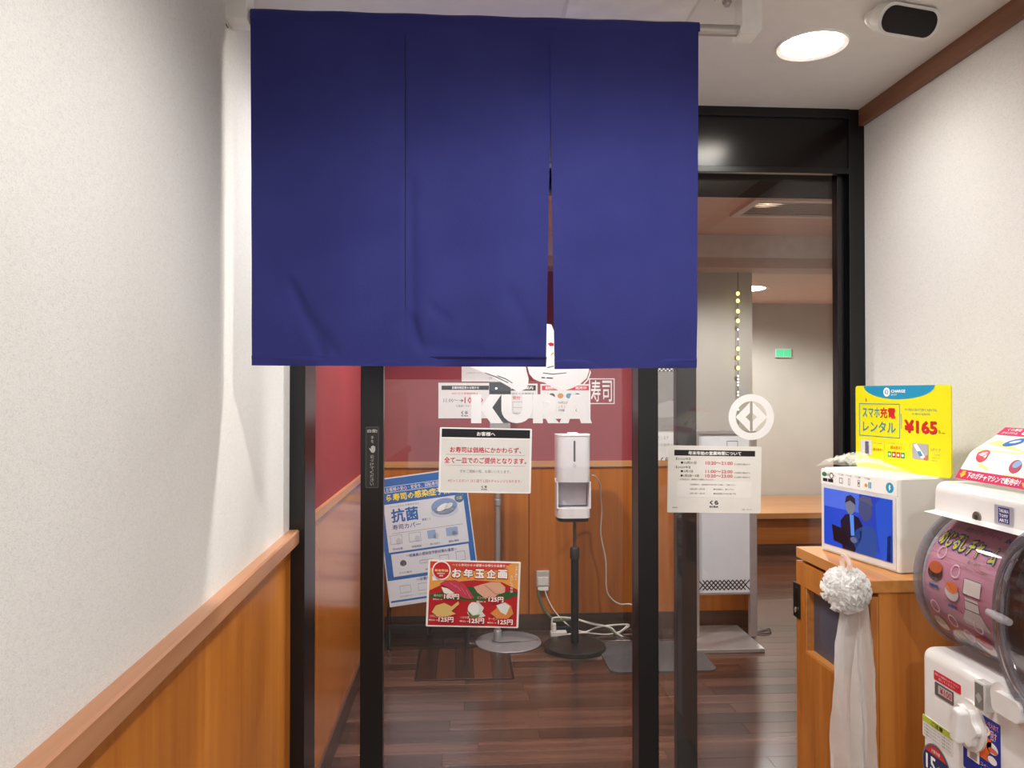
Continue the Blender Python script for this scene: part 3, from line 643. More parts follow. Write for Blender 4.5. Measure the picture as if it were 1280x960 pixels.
for (u, pts, mm) in ((0.19, [(-0.13, 0.12), (-0.09, 0.02), (0, -0.02), (0.08, 0.03), (0.15, -0.05), (0.16, -0.01), (0.08, 0.10), (0.13, 0.14), (0.04, 0.18), (-0.05, 0.2)], INK('DDBE72')), (0.52, [(-0.08, 0.12), (-0.04, 0.02), (-0.04, -0.04), (0.04, -0.04), (0.10, 0.04), (0.08, 0.1), (0.12, 0.16), (0.06, 0.2), (-0.04, 0.19)], INK('D6D8CC')), (0.83, [(-0.14, 0.12), (-0.08, 0.05), (-0.06, 0), (0.02, -0.05), (0.08, 0.0), (0.11, 0.12), (0.05, 0.2), (-0.06, 0.2)], INK('D98A44'))):
    b.poly([(u + q[0], 0.66 + q[1]) for q in pts], mm, 'dish')
b.layer(); b.poly([(0.44, 0.74), (0.50, 0.82), (0.58, 0.80), (0.56, 0.85), (0.48, 0.86)], INK('6A7A3C'), 'garnish'); b.oval(0.505, 0.72, 0.06, 0.10, INK('E6E8E4'), 'garnish'); b.poly([(0.75, 0.66), (0.84, 0.61), (0.90, 0.67), (0.86, 0.80), (0.80, 0.76)], INK('DDE0DC'), 'garnish'); b.layer(2)
for s_, u, v in (('180円', 0.185, 0.50), ('125円', 0.665, 0.53), ('125円', 0.135, 0.845), ('125円', 0.465, 0.855), ('125円', 0.775, 0.865)):
    b.text(s_, u - 0.006, v - 0.012, u + 0.166, v + 0.092, RED, 0.07); b.layer(); b.text(s_, u, v, u + 0.16, v + 0.08, Wt, 0.03, 2); b.layer()
for s_, u, v in (('特大切り', 0.075, 0.505), ('ビントロ', 0.545, 0.525), ('えび天にぎり', 0.04, 0.815), ('いか大葉', 0.37, 0.825), ('サーモン', 0.67, 0.84)): b.text(s_, u, v, u + 0.095, v + 0.04, INK('F6C8B0'), 0.01); b.text('税込→', u - 0.01, v + 0.065, u + 0.09, v + 0.09, Wt, 0.01)
b.done()
# touch plate on the stile
M, w, h = rectpx(457, 533.5, 473.3, 610, YL - 0.001)
b = Board('touch_plate', M, w, h, plain('4A4744', 0.4), 0.0015, 0.003, label='narrow vertical automatic door touch sticker on the black door stile', cat='sticker')
b.rect(0.06, 0.015, 0.94, 0.985, plain('262422', 0.4), 'ground'); b.layer()
LG = INK('B9B5AE'); b.text('自動', 0.13, 0.04, 0.88, 0.095, LG, 0.02); b.column('手を', 0.40, 0.145, 0.62, 0.27, LG); b.column('近づけてください', 0.36, 0.455, 0.64, 0.965, LG)
b.poly([(0.25, 0.345), (0.40, 0.36), (0.42, 0.32), (0.6, 0.305), (0.74, 0.33), (0.74, 0.39), (0.62, 0.425), (0.45, 0.42), (0.36, 0.39)], LG, 'hand_mark'); b.done()

# ================================================================== INSIDE, ON THE BACK WALL
WY = YB - 0.003
def paper(px, label, build, name='wall_notice', mat=None, group='notices on the red wall'):
    M, w, h = rectpx(*px, WY); b = Board(name, M, w, h, mat or plain('DCDAD8', 0.6, var=0.02), 0.002, label=label, cat='notice', group=group); build(b); b.done()
def p1(b):
    b.rect(0.06, 0.08, 0.97, 0.2, K_, 'heading_bar'); b.layer(); b.text('営業時間変更のお知らせ', 0.26, 0.10, 0.78, 0.175, Wt, 0.02); b.text('8月1日の営業時間は', 0.26, 0.27, 0.76, 0.33, R_)
    b.text('11:00～', 0.10, 0.44, 0.38, 0.55, K_); b.text('→', 0.40, 0.46, 0.48, 0.54, K_, 0.03); b.text('10:20', 0.5, 0.40, 0.86, 0.58, R_, 0.02); b.text('に変更となります', 0.34, 0.62, 0.7, 0.68, K_); b.text('くら', 0.44, 0.79, 0.57, 0.89, K_, 0.05); b.text('KURA', 0.44, 0.905, 0.57, 0.945, K_, 0.04)
paper((548, 478.5, 613, 523), 'white hours notice with black bar and bold times on the red wall', p1)
def p2(b):
    b.rect(0.04, 0.05, 0.96, 0.2, K_, 'heading_bar'); b.layer(); b.text('お持ち帰りのご案内', 0.1, 0.07, 0.9, 0.17, Wt, 0.02); b.text('お待ちのお客様は', 0.38, 0.26, 0.92, 0.32, K_); b.text('受付', 0.46, 0.36, 0.62, 0.46, R_, 0.02)
    b.outline(0.46, 0.52, 0.72, 0.85, 0.008, G_, 'table'); b.rect(0.46, 0.68, 0.72, 0.69, G_, 'table')
paper((614, 479.5, 672, 523), 'white notice with black bar half hidden behind the tablet', p2)
def p3(b):
    b.rect(0.03, 0.05, 0.97, 0.18, R_, 'heading_bar'); b.layer(); b.text('期間限定メニュー', 0.1, 0.07, 0.5, 0.155, Wt, 0.02); b.text('販売中', 0.7, 0.07, 0.92, 0.155, Wt, 0.02)
    for i, c_ in enumerate(('4A4A44', 'C09050', '5A8AA0', '38404A')): b.oval(0.23 + 0.17 * i, 0.34, 0.06, 0.075, INK(c_), 'dish_photo')
    b.text('10月22日', 0.36, 0.5, 0.56, 0.57, K_); b.text('１万１千', 0.36, 0.61, 0.56, 0.68, R_); b.text('多数御用意', 0.36, 0.72, 0.56, 0.79, K_); b.text('くら', 0.70, 0.72, 0.78, 0.80, K_, 0.05)
paper((675.5, 480, 738, 523.5), 'white notice with red bar and four food photos on the red wall', p3)
def p4(b):
    b.text('ご来店ありがとうございます', 0.08, 0.74, 0.66, 0.78, G_); b.text('くら', 0.50, 0.87, 0.56, 0.94, G_, 0.03)
paper((577, 432, 645, 477), 'plain pale sheet pinned just under the curtain on the red wall', p4)
# papers on the pale stretch right of the post
def p5(b): 
    b.rect(0.02, 0.0, 0.98, 0.06, plain('3A3A3A', 0.6), 'band'); b.layer()
    for i in range(12):
        for j in range(2): b.oval(0.06 + 0.08 * i + 0.04 * j, 0.018 + 0.024 * j, 0.022, 0.01, Wt, 'dots', 8)
    b.layer(); b.poly([(0.1, 0.62), (0.5, 0.52), (0.9, 0.6), (0.98, 0.72), (0.4, 0.8), (0.02, 0.76)], INK('A8A6A4'), 'photo'); b.poly([(0.55, 0.50), (0.95, 0.46), (0.98, 0.52), (0.6, 0.55)], INK('A03040'), 'photo')
M, w, h = rectpx(806, 460, 868, 538, WY)
bq = Board('photo_poster', M, w, h, plain('8E8C8A', 0.5), 0.002, label='grey photo poster with a dotted top band behind the glass', cat='poster'); p5(bq); bq.done()
M, w, h = rectpx(800, 540.5, 843.5, 586, WY)
bq = Board('wall_notice', M, w, h, plain('DCDAD8', 0.6, var=0.02), 0.002, label='white store notice with a small black logo beside the door post', cat='notice')
bq.text('ご案内いたします', 0.2, 0.1, 0.82, 0.2, G_); bq.text('お待ちのお客様へ', 0.2, 0.3, 0.95, 0.38, G_); bq.text('くら', 0.6, 0.68, 0.82, 0.82, K_, 0.04); bq.text('KURA', 0.6, 0.86, 0.82, 0.91, K_, 0.03); bq.done()
M, w, h = rectpx(800, 588, 843, 608, WY)
bq = Board('wall_plate', M, w, h, plain('4A4A4C', 0.5), 0.002, label='small dark grey plate below the white store notice', cat='plate'); bq.rect(0.45, 0.25, 0.9, 0.3, G_); bq.done()
M, w, h = rectpx(800, 610, 844, 676, WY)
bq = Board('warning_sign', M, w, h, plain('DEDCDA', 0.5), 0.002, label='red and white caution sign with an arrow beside the door post', cat='sign')
bq.rect(0.0, 0.0, 0.92, 0.72, INK('B01C3C'), 'ground'); bq.layer(); bq.text('びつ', 0.45, 0.06, 0.85, 0.26, Wt, 0.02); bq.text('ゅうい', 0.45, 0.28, 0.86, 0.45, Wt, 0.02)
bq.ring(0.66, 0.545, 0.14, 0.02, Wt); bq.poly([(0.3, 0.60), (0.66, 0.60), (0.66, 0.52), (0.88, 0.64), (0.66, 0.73), (0.66, 0.68), (0.3, 0.68)], Wt, 'arrow'); bq.text('西新宿店', 0.5, 0.82, 0.92, 0.9, K_, 0.02); bq.done()

# ---- blue hygiene board on an easel
EY = 4.42
TLb, TRb, BRb, BLb = (470.5, 600), (583, 583.5), (599.5, 741), (485.5, 757)
M, w, h = facing(TLb, TRb, BRb, BLb, EY)
M = M @ Matrix.Rotation(math.radians(-6), 4, 'X')
es = empty('poster_easel', (M.translation.x, EY + 0.1, 0), 'tilted blue hygiene information board leaning on a dark easel', 'board')
b = Board('poster_board', M, w, h, plain('C9CDD2', 0.4), 0.012, 0.004, parent=es)
BL = INK('1F5FA6'); PALE = INK('CFD3DA'); NV = INK('26468C')
b.rect(0.012, 0.01, 0.988, 0.985, PALE, 'ground'); b.layer(); b.rect(0.012, 0.01, 0.988, 0.80, BL, 'ground'); b.rect(0.02, 0.955, 0.98, 0.97, BL, 'ground'); b.layer()
b.rect(0.06, 0.21, 0.94, 0.585, PALE, 'panel'); b.rect(0.08, 0.60, 0.93, 0.775, PALE, 'panel'); b.layer()
b.outline(0.09, 0.072, 0.90, 0.12, 0.004, Wt); b.text('お客様の安心・安全を。回転寿司から考える', 0.11, 0.08, 0.88, 0.112, Wt); b.text('くら寿司の感染症予防対策', 0.03, 0.13, 0.97, 0.19, INK('F0D83A'), 0.03)
b.text('ウイルスから お寿司を守る', 0.13, 0.225, 0.45, 0.24, NV); b.text('抗菌', 0.13, 0.25, 0.43, 0.36, BL, 0.03, 2); b.text('寿司カバー', 0.13, 0.375, 0.44, 0.415, NV, 0.02, 2); b.text('鮮度くん', 0.46, 0.355, 0.56, 0.375, NV)
b.rect(0.12, 0.44, 0.9, 0.443, G_); b.oval(0.72, 0.325, 0.155, 0.045, INK('B9C4D6'), 'dish'); b.oval(0.72, 0.285, 0.145, 0.065, INK('7E97C4'), 'dish'); b.layer(); b.oval(0.70, 0.29, 0.07, 0.022, INK('E2E6E4'), 'dish', rot=0.4); b.oval(0.77, 0.285, 0.05, 0.018, INK('D4DCD4'), 'dish', rot=0.4)
b.oval(0.895, 0.235, 0.052, 0.036, INK('4A6A86'), 'seal'); b.layer(); b.text('抗菌', 0.865, 0.222, 0.925, 0.248, INK('D6E0A8'))
for i in range(4):
    u = 0.15 + 0.205 * i
    b.outline(u - 0.06, 0.455, u + 0.07, 0.525, 0.004, INK('8E96A2')) if i in (0, 1) else b.rect(u - 0.06, 0.455, u + 0.03 + 0.04 * (i == 3), 0.52, INK('8EA8CC')); b.oval(u + 0.03, 0.505, 0.03, 0.025, INK('B8BEC8')); b.text(('飛沫対策', '消毒用品', '席の仕切り', '間隔の確保')[i], u - 0.045, 0.555, u + 0.065, 0.572, NV)
b.text('～従業員の感染症予防対策も徹底～', 0.24, 0.615, 0.80, 0.64, NV, 0.015)
b.oval(0.20, 0.68, 0.035, 0.025, INK('4A5060')); b.oval(0.20, 0.698, 0.03, 0.02, INK('D8DCE0')); b.text('マスク着用', 0.14, 0.745, 0.28, 0.757, NV); b.outline(0.38, 0.675, 0.52, 0.70, 0.004, G_); b.text('検温', 0.43, 0.745, 0.50, 0.758, NV); b.outline(0.60, 0.66, 0.70, 0.71, 0.004, G_); b.outline(0.78, 0.65, 0.88, 0.72, 0.004, G_)
b.text('～お客様へのお願い～', 0.32, 0.805, 0.70, 0.83, NV, 0.015)
for i in range(4): b.outline(0.13 + 0.2 * i, 0.85, 0.25 + 0.2 * i, 0.905, 0.004, INK('A0A6B0')); b.text('ご協力をお願いします', 0.12 + 0.2 * i, 0.925, 0.27 + 0.2 * i, 0.937, G_)
b.done()
cx = M.translation.x
for px in (487, 583): 
    fx = aty(px, 790, EY).x
    mesh('leg', tube([(fx, EY - 0.02, 0.0), (fx, EY + 0.055, 0.30), (fx * 0.5 + cx * 0.5, EY + 0.075, 0.75)], 0.012, 8, 3), BLACKP, es, True)
mesh('rear_leg', tube([(cx, EY + 0.24, 0.0), (cx, EY + 0.085, 0.70)], 0.012, 8), BLACKP, es, True)
box('ledge', aty(487, 790, EY).x - 0.01, aty(583, 790, EY).x + 0.01, EY - 0.005, EY + 0.05, 0.115, 0.135, BLACKP, es, 0.002)

# ---- thermometer tablet stand (silver round base)
q = atz(635.5, 803, 0); tx, tyy = q.x, q.y
ts = empty('tablet_stand', (tx, tyy, 0), 'temperature check tablet on a silver pole with a round base', 'stand')
mesh('base', lathe([(0, 0), (0.19, 0), (0.193, 0.004), (0.19, 0.008), (0.10, 0.014), (0.03, 0.017), (0, 0.017)], (tx, tyy, 0), 48), plain('9C9B9E', 0.42, 0.35), ts, True)
px_ = aty(622, 700, tyy).x
mesh('socket', lathe([(0.024, 0.012), (0.024, 0.07), (0.021, 0.074), (0, 0.074)], (px_, tyy, 0), 20), SILVER, ts, True)
ztab = aty(625, 533, tyy).z
mesh('pole', tube([(px_, tyy, 0.06), (px_, tyy, ztab)], 0.0165, 16), plain('A8A5A4', 0.35, 0.5), ts, True)
mesh('collar', lathe([(0.0165, 0), (0.021, 0.004), (0.021, 0.035), (0.0165, 0.04)], (px_, tyy, aty(622, 632, tyy).z), 16), SILVER, ts, True)
T0 = aty(611.5, 477, tyy - 0.02); T1 = aty(638.5, 527, tyy - 0.02)
tb = box('tablet', T0.x, T1.x, tyy - 0.03, tyy - 0.005, T1.z, T0.z, plain('35363C', 0.3), ts, 0.004)
box('screen', T0.x + 0.006, T1.x - 0.006, tyy - 0.0315, tyy - 0.028, T1.z + 0.008, T0.z - 0.055, plain('121216', 0.15), tb)
mesh('lamp', xf(lathe([(0, 0), (0.006, 0), (0.005, 0.003), (0, 0.003)], (0, 0, 0), 12), Matrix.Translation((aty(620, 485, tyy).x, tyy - 0.03, aty(620, 485.5, tyy).z)) @ Matrix.Rotation(math.radians(90), 4, 'X')), emissive('B8B8FF', 3), tb)
box('bracket', T0.x + 0.003, T1.x - 0.003, tyy - 0.02, tyy + 0.025, ztab - 0.01, T1.z - 0.002, plain('8C8B8A', 0.4), ts, 0.002)
mesh('cord', tube([(px_ - 0.03, tyy - 0.02, 0.022), (px_ - 0.02, tyy - 0.05, 0.022), (px_ + 0.03, tyy - 0.06, 0.02), (px_ + 0.1, tyy - 0.045, 0.018), (px_ + 0.17, tyy - 0.03, 0.012), (px_ + 0.26, tyy + 0.03, 0.005)], 0.003, 6, 5), plain('3A393A'), ts, True)

# ---- hand sanitiser dispenser
q = atz(718.5, 811, 0); hx, hy = q.x, q.y
hs = empty('sanitizer_dispenser', (hx, hy, 0), 'white touchless hand sanitiser dispenser on a black pole stand', 'dispenser')
mesh('base', lathe([(0, 0), (0.172, 0), (0.176, 0.006), (0.172, 0.024), (0.15, 0.032), (0.03, 0.038), (0, 0.038)], (hx, hy, 0), 48), plain('1B1A1A', 0.33), hs, True)
mesh('pole', lathe([(0.0225, 0.03), (0.0225, aty(716, 697, hy).z)], (hx, hy, 0), 18), BLACKP, hs, True)
mesh('clamp', lathe([(0.0225, 0), (0.027, 0.002), (0.027, 0.058), (0.022, 0.064), (0.008, 0.066)], (hx, hy, aty(716, 697, hy).z - 0.005), 18), plain('1F1E1E', 0.5), hs, True)
hf = hy - 0.075
z0, z1, z2, z3, z4 = [aty(718, v, hf).z for v in (545, 603, 636, 648, 652.5)]
xa0, xa1 = aty(696.5, 600, hf).x, aty(739.5, 600, hf).x; xm = (xa0 + xa1) / 2; hw = (xa1 - xa0) / 2
mesh('inner_pole', tube([(hx, hy, aty(716, 690, hy).z), (hx, hy, z4)], 0.009, 12), plain('6A625C', 0.4, 0.6), hs, True)
def dplan(k, dep, y0): return [(xm + hw * k * math.copysign(abs(math.cos(t)) ** 0.35, math.cos(t)), y0 - dep * abs(math.sin(t)) ** 0.5) for t in [math.pi * i / 24 for i in range(25)]]
def vpris(loop, za, zb): return prism(loop, zb - za, Matrix.Translation((0, 0, za)))
top = vpris(dplan(1, 0.13, hy + 0.05), z1, z0)
tp = mesh('tank_cover', top, plain('DAD8DA', 0.3, var=0.02, coat=0.3), hs)
mesh('lid', vpris(dplan(1.015, 0.133, hy + 0.05), z0, z0 + 0.008), plain('F2F0F0', 0.35), tp)
box('lid_tab', xm - 0.028, xm + 0.028, hy - 0.03, hy + 0.03, z0 + 0.008, z0 + 0.016, plain('F2F0F0', 0.35), tp, 0.002)
zs0, zs1 = aty(718, 551, hf).z, aty(718, 577, hf).z
box('level_slot', xm - 0.0055, xm + 0.0055, hy - 0.0812, hy - 0.075, zs1, zs0, plain('4A4A50', 0.3), tp, 0.001)
mesh('emblem', xf(lathe([(0.006, 0), (0.008, 0), (0.008, 0.001), (0.006, 0.001)], (0, 0, 0), 14), Matrix.Translation((xm, hy - 0.0802, aty(718, 582, hf).z)) @ Matrix.Rotation(math.radians(90), 4, 'X')), plain('A0A0A6'), tp)
box('back_plate', xa0, xa1, hy + 0.03, hy + 0.05, z3, z1, plain('CFCBD0', 0.35), hs, 0.002)
mesh('recess', vpris(dplan(0.9, 0.03, hy + 0.035), z2 + 0.01, z1), plain('C4BEC6', 0.4), hs)
for s_ in (-1, 1): box('side_wall', xm + s_ * (hw - 0.010), xm + s_ * hw, hy - 0.055, hy + 0.04, z2 - 0.004, z1, plain('E4E2E4', 0.35), hs, 0.002)
mesh('drip_tray', vpris(dplan(1, 0.13, hy + 0.05), z3, z2), plain('EAE8E8', 0.32, coat=0.3), hs)
mesh('foot', vpris(dplan(0.93, 0.12, hy + 0.045), z4, z3), BLACKP, hs)
box('side_knob', xa0 - 0.006, xa0, hy - 0.02, hy + 0.01, z1 - 0.005, z1 + 0.016, plain('F0EEEC', 0.4), hs, 0.002)

# ---- outlet, cables, power strip
o0, o1 = aty(670, 712.5, YB), aty(686, 732, YB)
ou = empty('wall_outlet', ((o0.x + o1.x) / 2, YB, o1.z), 'grey metal wall outlet low on the orange wainscot', 'outlet')
box('plate', o0.x, o1.x, YB - 0.03, YB - 0.006, o1.z, o0.z, plain('C9C4BA', 0.35, 0.3), ou, 0.003)
box('socket_block', o0.x + 0.008, o1.x - 0.008, YB - 0.038, YB - 0.03, o1.z + 0.01, o1.z + 0.06, plain('D8D4CA', 0.4), ou, 0.002)
box('lower_socket', o0.x + 0.008, o1.x - 0.006, YB - 0.034, YB - 0.006, o1.z - 0.022, o1.z, plain('E8E4DC', 0.4), ou, 0.002)
WC = plain('D9D4CC', 0.45); GC = plain('5A6A4A', 0.5)
def cable(pts, r, mat, label, group='cables by the wall outlet'):
    return mesh('power_cable', tube(pts, r, 6, 6), mat, None, True, label, 'cable', group)
cy = YB - 0.03
P = lambda px, py, dy=0.0: aty(px, py, cy - dy)
cable([P(673, 737), P(674, 746), P(679, 760), P(688, 771, 0.01), P(694, 776, 0.02), P(716, 774, 0.03), P(735, 778, 0.05), P(758, 784, 0.08), P(772, 795, 0.1), P(784, 800, 0.1)], 0.008, GC, 'thick greenish cable drooping from the outlet along the baseboard')
cable([P(681, 736), P(684, 747), P(692, 762), P(702, 774, 0.02), P(712, 783, 0.05)], 0.004, WC, 'thin white cable hanging from the outlet to the black adapter')
cable([P(740, 594, 0.33), P(745, 596, 0.3), P(750, 606, 0.22), P(751, 622, 0.12), P(752, 640, 0.06), P(751, 668, 0.04), P(757, 700, 0.03), P(758, 735, 0.03), P(764, 748, 0.03), P(775, 755, 0.03), P(790, 756, 0.03), P(805, 770, 0.04)], 0.0045, WC, 'long white cable running down from the hand sanitiser dispenser')
cable([P(690, 790, 0.07), P(690, 776, 0.07), P(694, 772, 0.07), P(716, 773, 0.075), P(740, 780, 0.10), P(762, 784, 0.125), P(770, 791, 0.13), P(780, 797, 0.13)], 0.0055, WC, 'white cable looping up out of the power strip')
cable([P(722, 788, 0.1), P(732, 790, 0.1), P(744, 785, 0.09), P(760, 782, 0.08), P(786, 781, 0.06), P(776, 790, 0.07), P(764, 799, 0.1), P(768, 803, 0.12), P(780, 805, 0.13)], 0.0055, WC, 'tangled white cable lying beside the dispenser base')
cable([P(708, 793, 0.1), P(730, 791, 0.11), P(756, 793, 0.1), P(774, 790, 0.09), P(784, 782, 0.08)], 0.005, WC, 'white cable stretched along the floor past the dispenser pole')
s0 = atz(688, 795, 0); s1 = atz(708, 794, 0)
ps = empty('power_strip', ((s0.x + s1.x) / 2, s0.y, 0), 'short white power strip on the floor below the outlet', 'power strip')
box('body', s0.x, s1.x, s0.y - 0.02, s0.y + 0.025, 0, 0.028, plain('D6D2CC', 0.4), ps, 0.004); box('plug', s0.x + 0.012, s0.x + 0.034, s0.y - 0.012, s0.y + 0.014, 0.028, 0.075, plain('E2DED8', 0.4), ps, 0.004)
ad = empty('power_adapter', (s0.x + 0.1, s0.y + 0.06, 0), 'black power adapter brick behind the white power strip', 'adapter')
box('brick', s0.x + 0.03, s0.x + 0.16, s0.y + 0.035, s0.y + 0.085, 0, 0.045, BLACKP, ad, 0.006); box('cable_boot', s0.x + 0.16, s0.x + 0.19, s0.y + 0.05, s0.y + 0.07, 0.012, 0.03, BLACKP, ad, 0.004)

# ---- floor mat and floor hatch
a0 = atz(745, 801, 0.004); a1 = atz(896, 838, 0.004)
mt = prism(rrect(a1.x - a0.x + 0.02, 0.48, 0.05, 6, (a0.x + a1.x) / 2, a1.y + 0.24), 0.006, Matrix.Identity(4))
mesh('floor_mat', mt, plain('4C494A', 0.9, var=0.15, scale=60, bmp=0.3), None, False, 'dark grey floor mat with rounded corners beside the sign stand', 'mat')
h0 = atz(528, 812, 0); h1 = atz(640, 848, 0); h0x = h1.x - (atz(640, 848, 0).x - atz(521, 848, 0).x)
fh = empty('floor_hatch', ((h0x + h1.x) / 2, (h0.y + h1.y) / 2, 0), 'square floor hatch whose boards run crosswise to the planks', 'hatch')
box('rim', h0x - 0.012, h1.x + 0.012, h1.y - 0.012, h0.y + 0.012, 0.0, 0.0015, plain('1A1310', 0.4), fh)
for i in range(5):
    a = h0x + (h1.x - h0x) * i / 5; bb = h0x + (h1.x - h0x) * (i + 1) / 5
    o = mesh('board', bx(bmesh.new(), a + 0.001, bb - 0.001, h1.y, h0.y, 0.001, 0.003, 0.0005, 1), (wood('2E1D17', '3E271E', 1, 0.24, 1.0) if i % 2 == 0 else wood('44281C', '583626', 1, 0.24, 1.0)), fh)

# ---- silver sign stand
q = atz(940, 795, 0.02); sy = q.y
st = empty('sign_stand', (aty(908, 795, sy).x, sy, 0), 'silver framed standing sign with white panel and black lattice border', 'sign')
bl_, br2 = atz(871, 813, 0.02), atz(958.5, 813, 0.02); bk_ = atz(935, 781, 0.02)
box('base_plate', bl_.x, br2.x, bl_.y, bk_.y, 0, 0.022, plain('B4B2B0', 0.35, 0.6), st, 0.003)
px0, px1, px2, px3 = [aty(v, 700, sy).x for v in (868.5, 873, 936.5, 945)]
ztp = aty(905, 538, sy).z; zbp = aty(905, 740, sy).z
box('post', px0, px1, sy - 0.02, sy + 0.02, 0.022, ztp, plain('B0A6A4', 0.35, 0.5), st, 0.002); box('post', px2, px3, sy - 0.02, sy + 0.02, 0.022, ztp, plain('B0A6A4', 0.35, 0.5), st, 0.002)
box('crossbar', px1, px2, sy - 0.014, sy + 0.014, ztp - 0.02, ztp, plain('B0A6A4', 0.35, 0.5), st, 0.001); box('crossbar', px1, px2, sy - 0.014, sy + 0.014, zbp - 0.012, zbp, plain('B0A6A4', 0.35, 0.5), st, 0.001)
M = frame_axes(((px1 + px2) / 2, sy, (ztp - 0.02 + zbp) / 2), (1, 0, 0), (0, 0, 1)); w, h = px2 - px1, ztp - 0.02 - zbp
b = Board('sign_panel', M, w, h, plain('D6D8DC', 0.4, var=0.02), 0.008, parent=st)
v0, v1 = 0.925, 0.985
for i in range(12):
    u0 = i / 12; u1 = (i + 2) / 12
    if u1 <= 1: b.line([(u0, v0), (u1, v1)], 0.022, K_, 'lattice'); b.line([(u0, v1), (u1, v0)], 0.022, K_, 'lattice')
b.outline(0.56, 0.045, 0.78, 0.12, 0.01, K_, 'print'); b.done()
mesh('black_cable', tube([atz(946, 790, 0.006), atz(955, 787, 0.006), atz(962, 786, 0.006), atz(963, 790, 0.006), atz(956, 792, 0.006), atz(945, 791, 0.006)], 0.004, 6, 5), BLACKP, None, True, 'thin black cable looped on the floor by the sign stand', 'cable')

# ---- bench platform far inside
byy = atz(970, 694, 0).y; zbt = aty(980, 640, byy).z; zbu = aty(980, 647.5, byy).z
bn = empty('bench_platform', (3.4, byy + 0.4, 0), 'long wooden bench platform along the far wall', 'bench')
box('seat_board', XE + 0.3, 5.25, byy - 0.05, YF - 0.02, zbu, zbt, wood('B07848', 'C89058', 0, 0.3, 1.0), bn, 0.004)
box('front_panel', XE + 0.35, 5.25, byy, byy + 0.03, 0.10, zbu, wood('8E4E1C', 'A8642A', 0, 0.4), bn)
box('kick_board', XE + 0.35, 5.25, byy + 0.005, byy + 0.03, 0.0, 0.10, BASEB, bn)
# light dots and green glow built as emissive objects, air vent
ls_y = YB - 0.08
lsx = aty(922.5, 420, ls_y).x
lst = empty('light_dots', (lsx, ls_y, aty(922, 528, ls_y).z), 'vertical row of yellow and white light dots modelled as glowing beads on a wire', 'light string')  # light dots in the fixed glass, built as added glowing beads
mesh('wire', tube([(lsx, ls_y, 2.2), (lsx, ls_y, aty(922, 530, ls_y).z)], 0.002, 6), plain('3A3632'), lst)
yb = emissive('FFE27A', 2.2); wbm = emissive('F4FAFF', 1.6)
def emitter(py, r, mat):
    bm = bmesh.new(); bmesh.ops.create_icosphere(bm, subdivisions=2, radius=r); xf(bm, Matrix.Translation((lsx, ls_y, aty(922, py, ls_y).z)) @ Matrix.Diagonal((1, 1, 1.25, 1))); mesh('emitter', bm, mat, lst, True)
for v in (367, 376, 389, 401, 436, 447.5, 460): emitter(v, 0.0105, yb)
for v in (412, 424, 470, 474, 478, 481.5, 490, 494, 500, 512, 522): emitter(v, 0.005, wbm)
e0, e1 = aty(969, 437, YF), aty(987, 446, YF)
ex = empty('green_glow', ((e0.x + e1.x) / 2, YF, e1.z), 'small green reflected glow modelled as a lit box on the far wall', 'lamp')  # green reflection in the glass, built as an added emissive box
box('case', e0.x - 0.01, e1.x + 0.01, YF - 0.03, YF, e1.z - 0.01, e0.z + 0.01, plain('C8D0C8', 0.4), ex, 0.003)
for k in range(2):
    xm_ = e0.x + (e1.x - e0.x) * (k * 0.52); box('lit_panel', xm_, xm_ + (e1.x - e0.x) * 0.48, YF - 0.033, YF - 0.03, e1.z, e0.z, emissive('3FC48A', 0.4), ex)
v0 = atz(1000, 246, CI); v1 = atz(912, 267, CI)
av = empty('air_vent', ((v0.x + v1.x) / 2, (v0.y + v1.y) / 2, CI), 'square ceiling air conditioning grille inside the shop', 'vent')
X0, X1 = v1.x, v1.x + 0.6
bm = bmesh.new()
for a in ((X0, X1, v0.y, v0.y + 0.04), (X0, X1, v1.y - 0.04, v1.y), (X0, X0 + 0.04, v0.y + 0.04, v1.y - 0.04), (X1 - 0.04, X1, v0.y + 0.04, v1.y - 0.04)): bx(bm, a[0], a[1], a[2], a[3], CI - 0.02, CI)
mesh('frame', bm, plain('E0D4C8', 0.5), av)
nsl = 9
for i in range(nsl):
    yy = v0.y + 0.05 + (v1.y - v0.y - 0.1) * i / (nsl - 1); box('slat', X0 + 0.04, X1 - 0.04, yy - 0.012, yy + 0.012, CI - 0.012, CI - 0.006, plain('8A7C70', 0.5), av)

# ================================================================== CABINET WITH THE CHARGING BOX
H = 1.03
cn = atz(1088.5, 726, H); cf = atz(991.5, 683, H); X0, Y0, Y1 = cn.x, cn.y, cf.y
cab = empty('wooden_cabinet', ((X0 + XR) / 2, (Y0 + Y1) / 2, 0), 'orange wooden cabinet with a dark hatch opening against the right wall', 'cabinet')
th = 0.018; zt = H - 0.028
box('worktop', X0, XR - 0.004, Y0, Y1, zt, H, CABTOP, cab, 0.0015)
bm = bmesh.new(); bx(bm, X0 + th + 0.002, XR - 0.006, Y0 + 0.003, Y0 + 0.022, 0.0, zt)
mesh('side_panel', bm, CAB, cab); mesh('side_panel', bx(bmesh.new(), X0 + th + 0.002, XR - 0.006, Y1 - 0.022, Y1 - 0.003, 0.0, zt), CAB, cab)
mesh('back_panel', bx(bmesh.new(), XR - 0.016, XR - 0.006, Y0 + 0.022, Y1 - 0.022, 0.0, zt), CAB, cab); mesh('floor_panel', bx(bmesh.new(), X0 + th + 0.003, XR - 0.016, Y0 + 0.022, Y1 - 0.022, 0.06, 0.08), CAB, cab)
zd = zt - 0.009
oa = atx(1006, 734, X0); ob = atx(1006, 815, X0); yo1 = oa.y; zo1 = oa.z; zo0 = ob.z; yo0 = Y0 + (Y1 - yo1) * 1.2
bm = bmesh.new()
